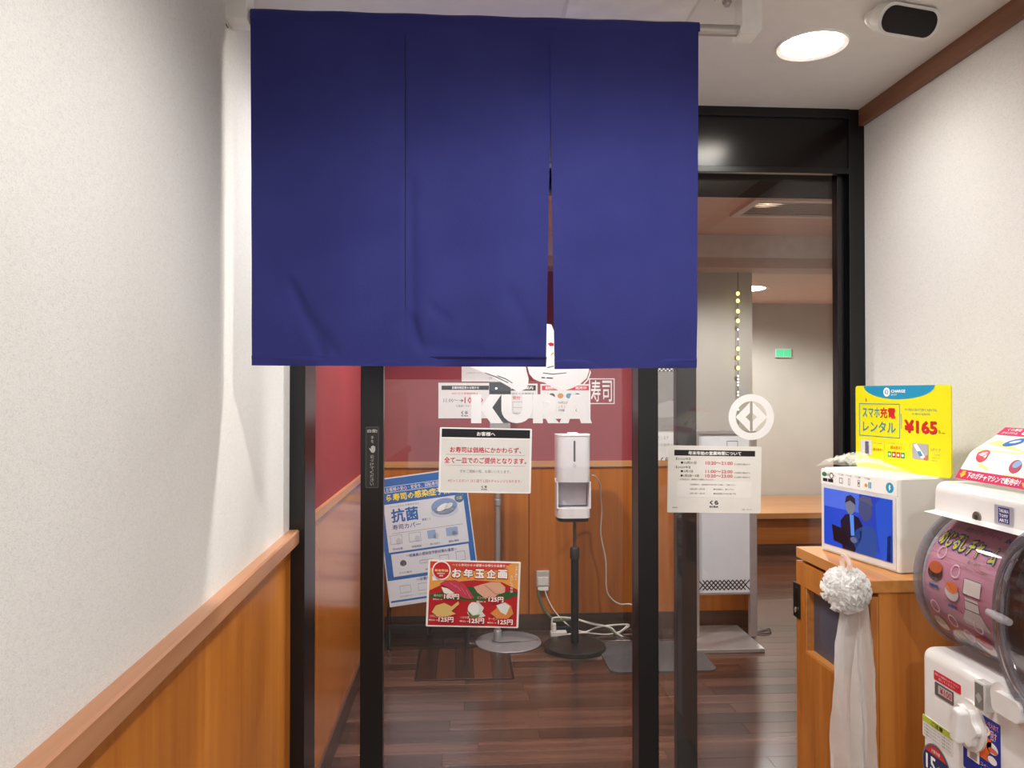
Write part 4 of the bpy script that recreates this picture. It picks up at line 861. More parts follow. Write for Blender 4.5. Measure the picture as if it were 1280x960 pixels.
bx(bm, X0, X0 + th, Y0 + 0.001, yo0, 0.05, zd); bx(bm, X0, X0 + th, yo1, Y1 - 0.001, 0.05, zd); bx(bm, X0, X0 + th, yo0, yo1, 0.05, zo0); bx(bm, X0, X0 + th, yo0, yo1, zo1, zd)
dr = mesh('door', bm, CAB, cab)
bm = bmesh.new(); bx(bm, X0 + 0.002, X0 + 0.03, yo1 - 0.006, yo1 - 0.0005, zo0 + 0.006, zo1); bx(bm, X0 + 0.002, X0 + 0.03, yo0 + 0.0005, yo0 + 0.006, zo0 + 0.006, zo1); bx(bm, X0 + 0.002, X0 + 0.03, yo0 + 0.0005, yo1 - 0.0005, zo0 + 0.0005, zo0 + 0.006)
mesh('opening_lining', bm, CABTOP, dr)
mesh('flap', bx(bmesh.new(), X0 + 0.022, X0 + 0.028, yo0 + 0.006, yo1 - 0.006, zo0 + 0.006, zo1), plain('4E4E5A', 0.4), dr)
la, lb = atx(992.5, 726, X0), atx(1001, 772, X0)
lt = box('latch', X0 - 0.004, X0, lb.y, la.y - 0.002, atx(996, 771, X0).z, la.z, plain('16130F', 0.35), dr, 0.0015)
lt['label'] = 'black recessed latch with a silver key tab'
ym = (la.y + lb.y) / 2 - 0.001; zm = (la.z + atx(996, 771, X0).z) / 2
k_ = prism(rrect(0.010, 0.07, 0.0048, 5), 0.0012, frame_axes((X0 - 0.004, ym, zm), (0, -1, 0), (0, 0, 1)))
mesh('grip_slot', k_, plain('050505', 0.4), dr)
k_ = prism(ell(0, 0, 0.006, 0.008, 16), 0.002, frame_axes((X0 - 0.0055, ym, zm - 0.026), (0, -1, 0), (0, 0, 1)))
mesh('key_tab', k_, plain('D8D4CC', 0.25, 0.8), dr)

# ---- charging box, turned a little toward the passage
ang = math.radians(10.5); dv = Vector((-math.sin(ang), math.cos(ang), 0)); nv = Vector((math.cos(ang), math.sin(ang), 0))
bn_ = atz(1125, 718, H); bz = 0.222; bwid = 0.292; bdep = 0.165
ch = empty('charging_box', bn_ + dv * bwid / 2 + nv * bdep / 2, 'white phone battery rental box with a blue screen on the cabinet', 'charging box')
FM = frame_axes(bn_ + dv * bwid / 2 + Vector((0, 0, bz / 2)), -dv, (0, 0, 1))          # front face: right is toward the camera, z out of the face
bm = prism(rrect(bdep, bwid, 0.008, 4), bz - 0.006, Matrix.Identity(4))
xf(bm, frame_axes(bn_ + dv * bwid / 2 + nv * bdep / 2 + Vector((0, 0, 0.003)), nv, dv))
mesh('body', bm, plain('E4E2DC', 0.4, var=0.02), ch)
bm = prism(rrect(bdep - 0.012, bwid - 0.012, 0.008, 4), bz, Matrix.Identity(4)); xf(bm, frame_axes(bn_ + dv * bwid / 2 + nv * bdep / 2, nv, dv))
mesh('shell', bm, plain('EEECE6', 0.4, var=0.02), ch)
def fface(u0, v0, u1, v1, lift=0.0):
    """rectangle on the front face in 0..1 units"""
    return FM @ Matrix.Translation((((u0 + u1) / 2 - 0.5) * bwid, (0.5 - (v0 + v1) / 2) * bz, lift)), (u1 - u0) * bwid, (v1 - v0) * bz
M, w, h = fface(0.03, 0.20, 0.965, 0.97, 0.001)
b = Board('bezel', M, w, h, plain('D6D4D0', 0.4), 0.002, 0.003, parent=ch); b.done()
M, w, h = fface(0.07, 0.235, 0.93, 0.90, 0.002)
SCR = lambda c, e=0.9: plain(c, 0.12, var=0.03, emit=e * 0.35)
b = Board('screen', M, w, h, SCR('1440B8', 0.7), 0.003, 0.0, parent=ch)
b.rect(0, 0, 0.55, 0.32, SCR('4060C8', 0.7), 'image'); b.rect(0.55, 0, 1, 0.9, SCR('1238A8', 0.7), 'image'); b.layer()
dk = SCR('0A1430', 0.25); md = SCR('1E4690', 0.5)
b.poly([(0.30, 1.0), (0.28, 0.80), (0.27, 0.52), (0.34, 0.40), (0.43, 0.36), (0.54, 0.40), (0.60, 0.52), (0.58, 0.75), (0.48, 1.0)], dk, 'image')
b.poly([(0.50, 0.62), (0.62, 0.52), (0.74, 0.50), (0.80, 0.62), (0.78, 1.0), (0.52, 1.0), (0.44, 0.80)], md, 'image')
b.poly([(0.78, 0.12), (0.86, 0.0), (1.0, 0.0), (1.0, 1.0), (0.86, 1.0), (0.80, 0.55)], SCR('1448B8', 0.7), 'image'); b.poly([(0.94, 0.60), (1, 0.56), (1, 1), (0.93, 1)], dk, 'image'); b.layer()
b.poly([(0.13, 0.62), (0.33, 0.66), (0.40, 0.95), (0.16, 0.90)], SCR('060E22', 0.2), 'image')
b.poly([(0.41, 0.38), (0.47, 0.38), (0.48, 0.72), (0.43, 0.74)], SCR('4A80D8', 0.7), 'image')
b.oval(0.42, 0.22, 0.075, 0.16, SCR('6A7288', 0.4), 'image'); b.oval(0.64, 0.24, 0.10, 0.20, SCR('3A4878', 0.4), 'image'); b.layer()
b.poly([(0.34, 0.20), (0.36, 0.08), (0.43, 0.04), (0.49, 0.09), (0.50, 0.20), (0.42, 0.14)], SCR('20263A', 0.3), 'image')
b.poly([(0.53, 0.10), (0.60, 0.02), (0.72, 0.03), (0.75, 0.16), (0.64, 0.12)], SCR('4C5270', 0.4), 'image')
b.oval(0.47, 0.80, 0.05, 0.05, SCR('5A6488', 0.5), 'image'); b.done()
M, w, h = fface(0.02, 0.025, 0.98, 0.19, 0.0008)
b = Board('label_strip', M, w, h, plain('F0EEEA', 0.4, var=0.01), 0.0012, parent=ch)
TEAL = INK('1E98C0'); DG = INK('3A4A3A')
b.oval(0.05, 0.30, 0.035, 0.16, INK('2E7A4A'), 'mark'); b.ring(0.155, 0.35, 0.03, 0.01, DG, 'mark'); b.text('充電', 0.08, 0.22, 0.12, 0.42, DG); b.text('Pay', 0.185, 0.24, 0.21, 0.42, DG); b.rect(0.03, 0.58, 0.095, 0.82, K_, 'mark'); b.rect(0.105, 0.58, 0.18, 0.82, K_, 'mark')
for i, u in enumerate((0.25, 0.36, 0.48, 0.60)): b.text('アプリ登録', u, 0.10, u + 0.075, 0.22, DG)
b.outline(0.265, 0.38, 0.315, 0.78, 0.008, G_, 'mark'); b.outline(0.39, 0.34, 0.415, 0.80, 0.006, G_, 'mark'); b.outline(0.515, 0.34, 0.545, 0.80, 0.006, G_, 'mark'); b.rect(0.515, 0.48, 0.545, 0.64, G_, 'mark'); b.oval(0.625, 0.62, 0.02, 0.13, INK('D0A030'), 'mark'); b.rect(0.655, 0.36, 0.668, 0.78, TEAL, 'mark'); b.rect(0.675, 0.36, 0.69, 0.78, TEAL, 'mark')
b.oval(0.915, 0.52, 0.046, 0.34, TEAL, 'mark'); b.layer(); b.poly([(0.91, 0.34), (0.926, 0.36), (0.919, 0.52), (0.93, 0.54), (0.908, 0.74), (0.910, 0.56), (0.902, 0.54)], Wt, 'mark'); b.done()
# yellow price board standing on the box
p0 = atz(1190, 598.5, H + bz); wbd, hbd = 0.327, 0.219
M = frame_axes(p0 + dv * wbd / 2 + Vector((0, 0, hbd / 2)), -dv, (0, 0, 1))
YEL = plain('E6DC0A', 0.4, var=0.02)
b = Board('price_board', M, wbd, hbd, YEL, 0.004, 0.008, label='bright yellow battery rental price board standing on the charging box', cat='sign')
b.poly([(0.10, 0.002)] + [(0.48 + 0.38 * math.cos(math.radians(a)), 0.002 + 0.16 * math.sin(math.radians(a))) for a in range(172, 7, -12)] + [(0.86, 0.002)], INK('128CB4'), 'blue_arc'); b.layer()
b.ring(0.365, 0.078, 0.036, 0.017, Wt, 'mark'); b.poly([(0.362, 0.055), (0.376, 0.06), (0.371, 0.076), (0.378, 0.08), (0.360, 0.11), (0.362, 0.085), (0.354, 0.082)], Wt, 'mark'); b.text('CHARGE', 0.415, 0.05, 0.565, 0.085, Wt, 0.03, 2); b.text('SPOT', 0.415, 0.10, 0.475, 0.12, Wt)
TL2 = INK('1A7A9A'); RD = INK('C81420')
b.text('スマホ', 0.085, 0.265, 0.285, 0.385, TL2, 0.02, 2); b.text('充電', 0.29, 0.26, 0.46, 0.39, RD, 0.03, 2); b.text('レンタル', 0.09, 0.43, 0.46, 0.56, TL2, 0.02, 2)
b.outline(0.045, 0.215, 0.505, 0.615, 0.006, TL2, 'frame_line'); b.rect(0.52, 0.33, 0.525, 0.50, TL2, 'frame_line'); b.poly([(0.12, 0.155), (0.133, 0.155), (0.135, 0.19), (0.125, 0.195)], RD, 'mark')
b.text('MOBILE BATTERY RENTAL', 0.56, 0.265, 0.88, 0.29, TL2); b.text('手機充電租借', 0.63, 0.315, 0.81, 0.335, TL2)
b.text('¥165', 0.557, 0.398, 0.878, 0.545, INK('8A1018'), 0.035, 2); b.layer(); b.text('¥165', 0.553, 0.392, 0.874, 0.538, RD, 0.035, 2); b.text('税込', 0.89, 0.49, 0.91, 0.53, K_); b.text('～', 0.92, 0.515, 0.95, 0.53, K_, 0.02)
b.rect(0.065, 0.66, 0.195, 0.84, INK('CFCFD4'), 'photo'); b.rect(0.115, 0.68, 0.16, 0.83, INK('5A5058'), 'photo'); b.rect(0.335, 0.66, 0.337, 0.88, G_, 'rule'); b.rect(0.605, 0.66, 0.607, 0.85, G_, 'rule')
b.text('アプリで簡単', 0.21, 0.685, 0.31, 0.70, G_); b.text('読み取る！', 0.21, 0.75, 0.315, 0.785, INK('D86A10'), 0.02); b.text('対応アプリ', 0.38, 0.67, 0.57, 0.685, G_); b.text('読み取る！', 0.405, 0.705, 0.525, 0.745, INK('D86A10'), 0.02)
for i, c_ in enumerate(('3AA050', 'B01C28', 'D02030', '1E8A48')): b.rect(0.375 + 0.047 * i, 0.775, 0.413 + 0.047 * i, 0.84, INK(c_), 'app_mark')
b.layer()
for i in range(4): b.oval(0.394 + 0.047 * i, 0.808, 0.011, 0.016, Wt, 'app_mark')
b.rect(0.635, 0.655, 0.79, 0.83, INK('A8A6AC'), 'photo'); b.layer(); b.poly([(0.645, 0.67), (0.68, 0.66), (0.765, 0.80), (0.725, 0.82)], Wt, 'photo'); b.poly([(0.75, 0.79), (0.79, 0.77), (0.79, 0.83), (0.745, 0.83)], INK('B87058'), 'photo'); b.layer(); b.poly([(0.685, 0.745), (0.715, 0.735), (0.74, 0.785), (0.71, 0.80)], INK('3A88A8'), 'photo')
b.text('3タイプ', 0.815, 0.69, 0.91, 0.725, G_); b.text('ケーブル内蔵', 0.825, 0.755, 0.90, 0.77, G_); b.text('充電できる', 0.825, 0.79, 0.90, 0.805, G_); b.text('約20分', 0.825, 0.82, 0.88, 0.835, G_); b.done()
# crumpled clear film over the box
bm = bmesh.new(); nx, ny = 46, 30; g = []
for j in range(ny + 1):
    row = []
    for i in range(nx + 1):
        u, v = i / nx, j / ny
        q = bn_ + dv * (bwid * 1.03 - u * bwid * 0.86) + nv * (-0.006 + v * (bdep - 0.045))
        hgt = 0.040 * (math.sin(math.pi * min(1, u * 1.15 + 0.03)) ** 0.8) * (0.35 + 0.65 * math.sin(math.pi * min(1, v + 0.12)))
        r = noise.fractal(Vector((u * 7, v * 5, 3.1)), 0.9, 2.1, 4); rid = abs(noise.noise(Vector((u * 9 + 4, v * 7, 9.2)))) 
        z = H + bz + 0.0015 + max(0, hgt * (0.8 + 0.5 * r) + 0.016 * (0.5 - rid) * min(1, hgt * 60))
        if u < 0.03: z -= 0.004
        row.append(bm.verts.new((q.x + 0.004 * r, q.y + 0.004 * rid, z)))
    g.append(row)
for j in range(ny):
    for i in range(nx): bm.faces.new((g[j][i], g[j][i + 1], g[j + 1][i + 1], g[j + 1][i]))
fm = film('clear_wrap', 0.26, 'F4F4EC', 0.08)
mesh('plastic_film', bm, fm, None, False, 'crumpled clear plastic film lying over the top of the charging box', 'film')

# ---- white pompon with ribbon hung at the cabinet door
bc = atx(1057, 737, X0 - 0.06); R0 = 0.05
pp = empty('plastic_pompon', (bc.x, bc.y, 0.25), 'white ruffled plastic pompon with a long ribbon hanging on the cabinet door', 'pompon')
PF = film('white_poly', 0.93, 'F3F2F0', 0.3); PF2 = film('ribbon_poly', 0.82, 'E6E2DE', 0.35)
bm = bmesh.new(); bmesh.ops.create_icosphere(bm, subdivisions=5, radius=1)
for v in bm.verts:
    n = v.co.normalized(); d = abs(noise.noise(n * 7 + Vector((3, 1, 2)))) * 0.22 + abs(noise.noise(Vector((n.x * 4, n.y * 4, n.z * 22)))) * 0.16
    v.co = n * R0 * (0.82 + d)
xf(bm, Matrix.Translation(bc)); mesh('core', bm, PF, pp, True)
rnd = random.Random(3)
for k in range(46):
    n = Vector((rnd.gauss(0, 1), rnd.gauss(0, 1), rnd.gauss(0, 1))).normalized(); t = n.cross(Vector((rnd.gauss(0, .3), rnd.gauss(0, .3), 1))).normalized(); s2 = n.cross(t)
    bm = bmesh.new(); A = []; m_n = 9
    for i in range(m_n):
        a = (i / (m_n - 1) - 0.5) * 1.0; wv_ = 0.006 * (1 if i % 2 else -1)
        base = (n * math.cos(a) + t * math.sin(a)).normalized()
        p1_ = bc + base * R0 * 0.84 + s2 * wv_ * 0.4; p2_ = bc + base * R0 * (1.04 + 0.06 * rnd.random()) + s2 * wv_
        A.append((bm.verts.new(p1_), bm.verts.new(p2_)))
    for q0, q1 in zip(A, A[1:]): bm.faces.new((q0[0], q1[0], q1[1], q0[1]))
    mesh('ruffle', bm, PF, pp, False)
mesh('tie_loop', tube([bc + Vector((0, 0.01, R0 * 0.8)), bc + Vector((0.004, 0.022, R0 * 1.25)), bc + Vector((0.0, 0.0, R0 * 1.5)), bc + Vector((0.0, -0.02, R0 * 1.2)), bc + Vector((0, -0.008, R0 * 0.8))], 0.006, 8, 5), film('tie_film', 0.5, 'F2DCD2', 0.2), pp, True)
def ribbon(y0, wd, xo, ph, zend, twist):
    bm = bmesh.new(); n = 60; rows = []
    for j in range(n + 1):
        t = j / n; z = bc.z - 0.02 + (zend - bc.z + 0.02) * t; row = []
        sp = min(1, 0.45 + t * 4)
        for i in range(9):
            u = i / 8 - 0.5
            fold = 0.006 * math.sin(u * 9 + ph + 2.2 * math.sin(t * 7 + ph)) + 0.003 * noise.noise(Vector((u * 4, t * 22, ph)))
            row.append(bm.verts.new((X0 - 0.052 + xo + u * wd * sp + 0.003 * math.sin(t * 9 + ph), bc.y + y0 - u * wd * sp * 0.35 + fold * 1.4, z)))
        rows.append(row)
    for A, B in zip(rows, rows[1:]):
        for i in range(8): bm.faces.new((A[i], A[i + 1], B[i + 1], B[i]))
    mesh('ribbon', bm, PF2, pp, True)
ribbon(-0.005, 0.066, -0.004, 0.3, 0.28, 0); ribbon(-0.025, 0.042, 0.020, 2.0, 0.25, 0)

# ================================================================== CAPSULE TOY MACHINE
GX = 0.955; gf = atx(1150, 860, GX); GY1_ = gf.y; GY0_ = GY1_ - 0.43
gz_body = atx(1152, 806, GX).z; zc1 = atx(1161, 641, GX - 0.01).z; zctop = zc1 + 0.062
GW = plain('E6E3E0', 0.3, var=0.02, coat=0.4)
ga = empty('capsule_machine', ((GX + XR) / 2, (GY0_ + GY1_) / 2, 0), 'white capsule toy vending machine with clear drum beside the cabinet', 'vending machine')
XB = XR - 0.012
box('pedestal', GX + 0.02, XB, GY0_ + 0.01, GY1_ - 0.01, 0, 0.50, plain('D8D5D2', 0.45), ga, 0.008)
body = box('body', GX, XB, GY0_, GY1_, 0.50, gz_body, GW, ga, 0.022, 5)
for pl in body.data.polygons: pl.use_smooth = True
# cap housing: rounded profile along y
cxs = GX + 0.006
loop = [(cxs - 0.014, zc1), (cxs + 0.01, zc1 + 0.004), (cxs + 0.012, zc1 + 0.04)] + [(cxs + 0.034 - 0.022 * math.cos(math.radians(a)), zctop - 0.02 + 0.02 * math.sin(math.radians(a))) for a in (10, 30, 50, 70, 90)] + [(XB, zctop), (XB, zc1 - 0.0)]
cap = mesh('cap_housing', yprism(loop, GY0_, GY1_ - 0.03), GW, ga, True)
# drum: clear shell, printed display sheet, near dome
rD = (zc1 - gz_body) / 2 + 0.012; zD = (zc1 + gz_body) / 2; xD = GX - 0.012 + rD
def shell(r0, r1, y0, y1, a0, a1, n=36):
    L = [(xD - r0 * math.cos(math.radians(a0 + (a1 - a0) * i / n)), zD + r0 * math.sin(math.radians(a0 + (a1 - a0) * i / n))) for i in range(n + 1)]
    L += [(xD - r1 * math.cos(math.radians(a1 + (a0 - a1) * i / n)), zD + r1 * math.sin(math.radians(a1 + (a0 - a1) * i / n))) for i in range(n + 1)]
    return yprism(L, y0, y1)
dm = mesh('drum_shell', shell(rD, rD - 0.003, GY0_ + 0.01, GY1_ - 0.004, -78, 78), CLEAR, ga, True)
mesh('drum_rim', shell(rD + 0.003, rD - 0.012, GY1_ - 0.016, GY1_ - 0.002, -76, 76), film('smoke_rim', 0.5, '9A96A0', 0.1), ga)
mesh('drum_end', shell(rD - 0.012, 0.02, GY1_ - 0.012, GY1_ - 0.008, -88, 88), film('smoke_end', 0.35, 'A8A4AA', 0.1), ga)
mesh('drum_back', bx(bmesh.new(), xD + 0.02, xD + 0.03, GY0_ + 0.01, GY1_ - 0.01, gz_body - 0.005, zc1 + 0.002), plain('4A3B34', 0.5), ga)
ysplit = atx(1238, 760, GX - 0.01).y
# display sheet wrapped inside the drum
rs = rD - 0.006; SM = Matrix.Translation((xD, 0, zD)); yA, yB_ = GY1_ - 0.022, ysplit + 0.002
sw = yA - yB_; shh = math.radians(132) * rs
def wrap(x, y, z):
    a = y / rs; rr_ = rs + z
    return (-(rr_) * math.cos(a), (yA + yB_) / 2 - x, rr_ * math.sin(a))
bm = bmesh.new(); n = 30; col = []
for i in range(n + 1):
    yy = -shh / 2 + shh * i / n; col.append([bm.verts.new(Vector(wrap(sx_, yy, zz)) + SM.translation) for sx_ in (-sw / 2, sw / 2) for zz in (0, -0.001)])
for A, B in zip(col, col[1:]):
    for k, l in ((0, 2), (2, 3), (3, 1), (1, 0)): bm.faces.new((A[k], A[l], B[l], B[k]))
bmesh.ops.recalc_face_normals(bm, faces=bm.faces)
sh = mesh('display_sheet', bm, plain('D99AAE', 0.45, var=0.05), ga, True); sh['label'] = 'pink printed display sheet inside the clear drum'
b = Board('x', SM, sw, shh, None, base=False, z0=0.0008, warp=wrap, step=0.0003)
def ribbed(f, *a): f(*a)
DKG = INK('6A6068'); CRM = INK('F2ECE6'); BLU = INK('2E5AA0')
for k in range(12): b.rect(0.0, 0.0 + 0.004 * k, 1.0, 0.004 * (k + 1), INK('A8A4A8'), 'sheet_top')
for k in range(20): b.rect(0.0, 0.05 + 0.045 * k, 0.06 * (1 - k / 20), 0.05 + 0.045 * (k + 1), INK('B9B6BA'), 'sheet_edge')
b.layer(2)
b.text('かわいい動物のおすしのチャーム', 0.14, 0.10, 0.80, 0.14, DKG)
for i, c_ in enumerate('めじるしチャーム'):
    u = 0.08 + 0.106 * i; v = 0.155 + 0.004 * i; bar = c_ == 'ー'; b.text(c_, u - 0.004, v + (0.034 if bar else -0.006), u + 0.104, v + (0.074 if bar else 0.116), BLU, 0.10, 2)
b.layer(2)
for i, c_ in enumerate('めじるしチャーム'):
    u = 0.084 + 0.106 * i; v = 0.162 + 0.004 * i; bar = c_ == 'ー'; b.text(c_, u + 0.006, v + (0.038 if bar else 0), u + 0.090, v + (0.06 if bar else 0.10), INK('E8E04A'), 0.035, 2)
b.text('全6種', 0.86, 0.11, 0.98, 0.145, INK('2A70B0'), 0.05); b.text('傘の柄や', 0.60, 0.30, 0.78, 0.325, INK('7A6A20')); b.text('ペットボトルにつけて目印に！', 0.50, 0.335, 0.92, 0.36, INK('7A6A20'))
# bottle outline and plain sushi pieces on rings (no characters)
b.rect(0.62, 0.40, 0.86, 0.49, CRM, 'bottle'); b.poly([(0.65, 0.505), (0.83, 0.505), (0.84, 0.57), (0.92, 0.64), (0.93, 0.86), (0.58, 0.86), (0.58, 0.64), (0.65, 0.57)], CRM, 'bottle'); b.layer()
b.outline(0.62, 0.40, 0.86, 0.49, 0.006, DKG, 'bottle_line'); b.line([(0.65, 0.52), (0.83, 0.52)], 0.006, DKG, 'bottle_line'); b.line([(0.64, 0.57), (0.84, 0.57)], 0.006, DKG, 'bottle_line')
for (u, v, a_, c1_, c2_) in ((0.20, 0.40, 1.0, '3A2A28', 'D8703A'), (0.47, 0.48, 0.9, 'F0ECE8', 'D8743C'), (0.15, 0.73, 0.8, 'F0ECE8', 'C8C2BE'), (0.38, 0.78, 0.8, '2E2422', 'C89058'), (0.55, 0.84, 0.8, 'C88A4A', '3A2A22'), (0.78, 0.74, 1.1, 'F0ECE8', 'B83040')):
    b.ring(u + 0.02, v - 0.095, 0.065, 0.014, INK('F0D0D8'), 'charm_ring', 20); b.oval(u, v + 0.03, 0.11 * a_, 0.05 * a_, INK(c1_), 'sushi_print', 20); b.layer(); b.oval(u, v, 0.10 * a_, 0.035 * a_, INK(c2_), 'sushi_print', 20); b.layer()
    b.rect(u - 0.07, v + 0.10, u + 0.07, v + 0.118, BLU, 'name_tag')
for k in range(3): b.line([(0.50 + 0.05 * k, 0.575 + 0.005 * k), (0.53 + 0.045 * k, 0.60)], 0.012, RD, 'accent')
b.done(sh)
# near dome: raised ring and bulged clear cover
dy = (ysplit + GY0_ - 0.02) / 2; rw = ysplit - dy + 0.01
DM = frame_axes((GX - 0.008, dy - 0.036, zD), (0, -1, 0), (0, 0, 1))
rk = (rD * 1.03) / rw
bm = bmesh.new(); N = 48; rings = []
for (r, z) in ((1.0, -0.01), (1.04, 0.0), (1.04, 0.012), (1.0, 0.018), (0.93, 0.016), (0.90, 0.004)):
    rings.append([bm.verts.new((rw * r * math.cos(2 * math.pi * i / N), rw * rk * r * math.sin(2 * math.pi * i / N), z)) for i in range(N)])
for A, B in zip(rings, rings[1:]):
    for i in range(N): bm.faces.new((A[i], A[(i + 1) % N], B[(i + 1) % N], B[i]))
bmesh.ops.recalc_face_normals(bm, faces=bm.faces); mesh('dome_rim', xf(bm, DM), film('smoke_rim_near', 0.55, '8E8890', 0.08), ga, True)
bm = bmesh.new(); rings = []
for k in range(9):
    a = math.radians(90 * k / 8); r = 0.92 * math.cos(a); z = 0.008 + 0.045 * math.sin(a)
    rings.append([bm.verts.new((rw * r * math.cos(2 * math.pi * i / N), rw * rk * r * math.sin(2 * math.pi * i / N), z)) for i in range(N)] if k < 8 else [bm.verts.new((0, 0, z))])
for A, B in zip(rings, rings[1:]):
    for i in range(N):
        bm.faces.new((A[i], A[(i + 1) % N], B[(i + 1) % N], B[i]) if len(B) > 1 else (A[i], A[(i + 1) % N], B[0]))
mesh('dome_cover', xf(bm, DM), CLEAR, ga, True)
bm = prism(ell(0, 0, rw * 0.9, rw * rk * 0.9, 40), 0.004, DM @ Matrix.Translation((0, 0, -0.03))); mesh('dome_backing', bm, plain('5A4A40', 0.5, var=0.25, scale=30), ga)
kb = atx(1251, 773, GX - 0.05)
mesh('dome_latch', tube([atx(1236, 765, GX - 0.03), kb, atx(1262, 778, GX - 0.05)], [0.006, 0.008, 0.006], 12), film('clear_latch', 0.6, 'E2DEE2', 0.08), ga, True)
# details on the front (plane x = GX)
def gface(x0, y0, x1, y1, X=None):
    """matrix and size on the front plane from far-left-top and near-right-bottom pixels"""
    X = GX - 0.0006 if X is None else X
    a = atx(x0, y0, X); c = atx(x1, y1, X); return frame_axes(((a.x + c.x) / 2, (a.y + c.y) / 2, (a.z + c.z) / 2), (0, -1, 0), (0, 0, 1)), a.y - c.y, abs(a.z - c.z)
M, w, h = gface(1167.5, 838, 1201, 868)
h = 0.018
b = Board('red_label', M, w, h, INK('C81C34'), 0.001, 0.002, parent=ga); b.text('1回につき硬貨をいれてください', 0.05, 0.18, 0.95, 0.42, Wt); b.text('回してください', 0.2, 0.55, 0.8, 0.82, Wt); b.done()
M, w, h = gface(1169, 853, 1192, 881); h = 0.026
b = Board('price_window', M, w, h, plain('5A5350', 0.4), 0.002, 0.002, parent=ga); b.rect(0.2, 0.12, 0.95, 0.75, INK('B8B0AC'), 'card'); b.layer(); b.text('¥100', 0.3, 0.2, 0.92, 0.68, INK('B01C28'), 0.02, 2); b.done()
M, w, h = gface(1153.5, 893, 1191, 945); hh = 0.044
b = Board('instruction_label', M, w, hh, plain('DDDAD6', 0.5), 0.001, 0.002, parent=ga); b.rect(0, 0, 1, 0.3, INK('AEB83A'), 'heading_bar'); b.layer(); b.text('ご注意', 0.3, 0.05, 0.7, 0.25, K_, 0.02)
for k in range(4): b.text('お子様が口に入れないようご注意ください', 0.05, 0.36 + 0.15 * k, 0.95, 0.45 + 0.15 * k, K_)
b.done()
M, w, h = gface(1153, 934, 1189, 990); r_ = w / 2
b = Board('round_badge', M, w, w * 1.0, None, base=False, z0=0.0005)
b.oval(0.5, 0.5, 0.5, 0.5, plain('8A8684', 0.35, 0.5), 'badge_rim', 32); b.layer(); b.oval(0.5, 0.5, 0.46, 0.46, INK('1E2A5A'), 'badge_face', 32); b.layer(); b.poly([(0.5 + 0.45 * math.cos(math.radians(a)), 0.5 - 0.45 * math.sin(math.radians(a))) for a in range(35, 146, 10)], INK('C03038'), 'badge_band'); b.layer(); b.text('対象年齢', 0.35, 0.12, 0.65, 0.2, Wt); b.text('15', 0.15, 0.3, 0.5, 0.62, Wt, 0.03); b.text('才以上', 0.55, 0.4, 0.85, 0.58, Wt); b.done(ga)
M, w, h = gface(1204, 884, 1251, 990)
zt_ = atx(1228, 893, GX).z; hh = 0.12; M.translation.z = zt_ - hh / 2
b = Board('how_to_label', M, w, hh, INK('1B2A92'), 0.001, 0.003, parent=ga)
b.text('コインを入れて', 0.50, 0.04, 0.96, 0.13, INK('F0A0A0'), 0.02); b.text('回す', 0.76, 0.16, 0.92, 0.30, INK('F0C0B0'), 0.02); b.oval(0.62, 0.20, 0.13, 0.08, Wt, 'coin'); b.oval(0.80, 0.42, 0.15, 0.085, Wt, 'capsule'); b.oval(0.80, 0.60, 0.12, 0.06, Wt, 'capsule'); b.poly([(0.45, 0.52), (0.62, 0.44), (0.62, 0.30), (0.78, 0.30), (0.78, 0.46), (0.66, 0.60), (0.72, 0.66), (0.40, 0.66)], INK('E06428'), 'arrow'); b.layer(); b.oval(0.62, 0.20, 0.08, 0.05, INK('E8A890'), 'coin'); b.oval(0.82, 0.45, 0.12, 0.04, INK('D86A58'), 'capsule')
b.rect(0.12, 0.56, 0.46, 0.80, Wt, 'mini_machine'); b.layer(); b.rect(0.2, 0.66, 0.4, 0.78, INK('A8A09C'), 'mini_machine'); b.rect(0.16, 0.50, 0.22, 0.6, RD, 'mini_machine'); b.text('コインを確認', 0.5, 0.72, 0.96, 0.78, Wt); b.text('してから', 0.5, 0.81, 0.9, 0.87, Wt); b.text('まわしてね', 0.5, 0.90, 0.95, 0.96, Wt); b.done()
# dial
dc = atx(1214, 906, GX); DK = frame_axes(dc, (0, -1, 0), (0, 0, 1))
mesh('dial_plate', prism(ell(0, 0, 0.047, 0.047, 40), 0.006, DK), GW, ga)
kn = []
for i in range(48):
    a = 2 * math.pi * i / 48; kn.append(((0.034 + 0.004 * math.cos(6 * a)) * math.cos(a), (0.034 + 0.004 * math.cos(6 * a)) * math.sin(a)))
dl = mesh('dial', prism(kn, 0.011, DK @ Matrix.Translation((0, 0, 0.006))), GW, ga)
mesh('dial_grip', xf(bx(bmesh.new(), -0.033, 0.033, -0.012, 0.012, 0.014, 0.034, 0.006, 3), DK @ Matrix.Rotation(math.radians(80), 4, 'Z')), plain('EDEBE9', 0.3, coat=0.4), dl)
# coin slot box
ca = atx(1229, 848, GX); cb = atx(1243, 884, GX)
cs = box('coin_box', GX - 0.018, GX + 0.002, cb.y, ca.y, ca.z - 0.052, ca.z, plain('CFCCC8', 0.4), ga, 0.002)
M = frame_axes((GX - 0.0185, (ca.y + cb.y) / 2, ca.z - 0.026), (0, -1, 0), (0, 0, 1)); b = Board('coin_slot', M, (ca.y - cb.y) * 0.75, 0.044, plain('77756F', 0.4), 0.001, parent=ga); b.poly([(0.1, 0.55), (0.5, 0.35), (0.9, 0.55), (0.5, 0.8)], INK('A8A6A0'), 'slot_mark'); b.done()
# return chute knob at the near side
ck = atx(1264, 872, GX); CK = frame_axes(ck, (0, -1, 0), (0, 0, 1))
mesh('return_knob', prism(ell(0, 0, 0.026, 0.026, 32), 0.02, CK), GW, ga); mesh('return_cap', prism(rrect(0.07, 0.036, 0.012, 5, 0.028, -0.004), 0.032, CK), GW, ga)
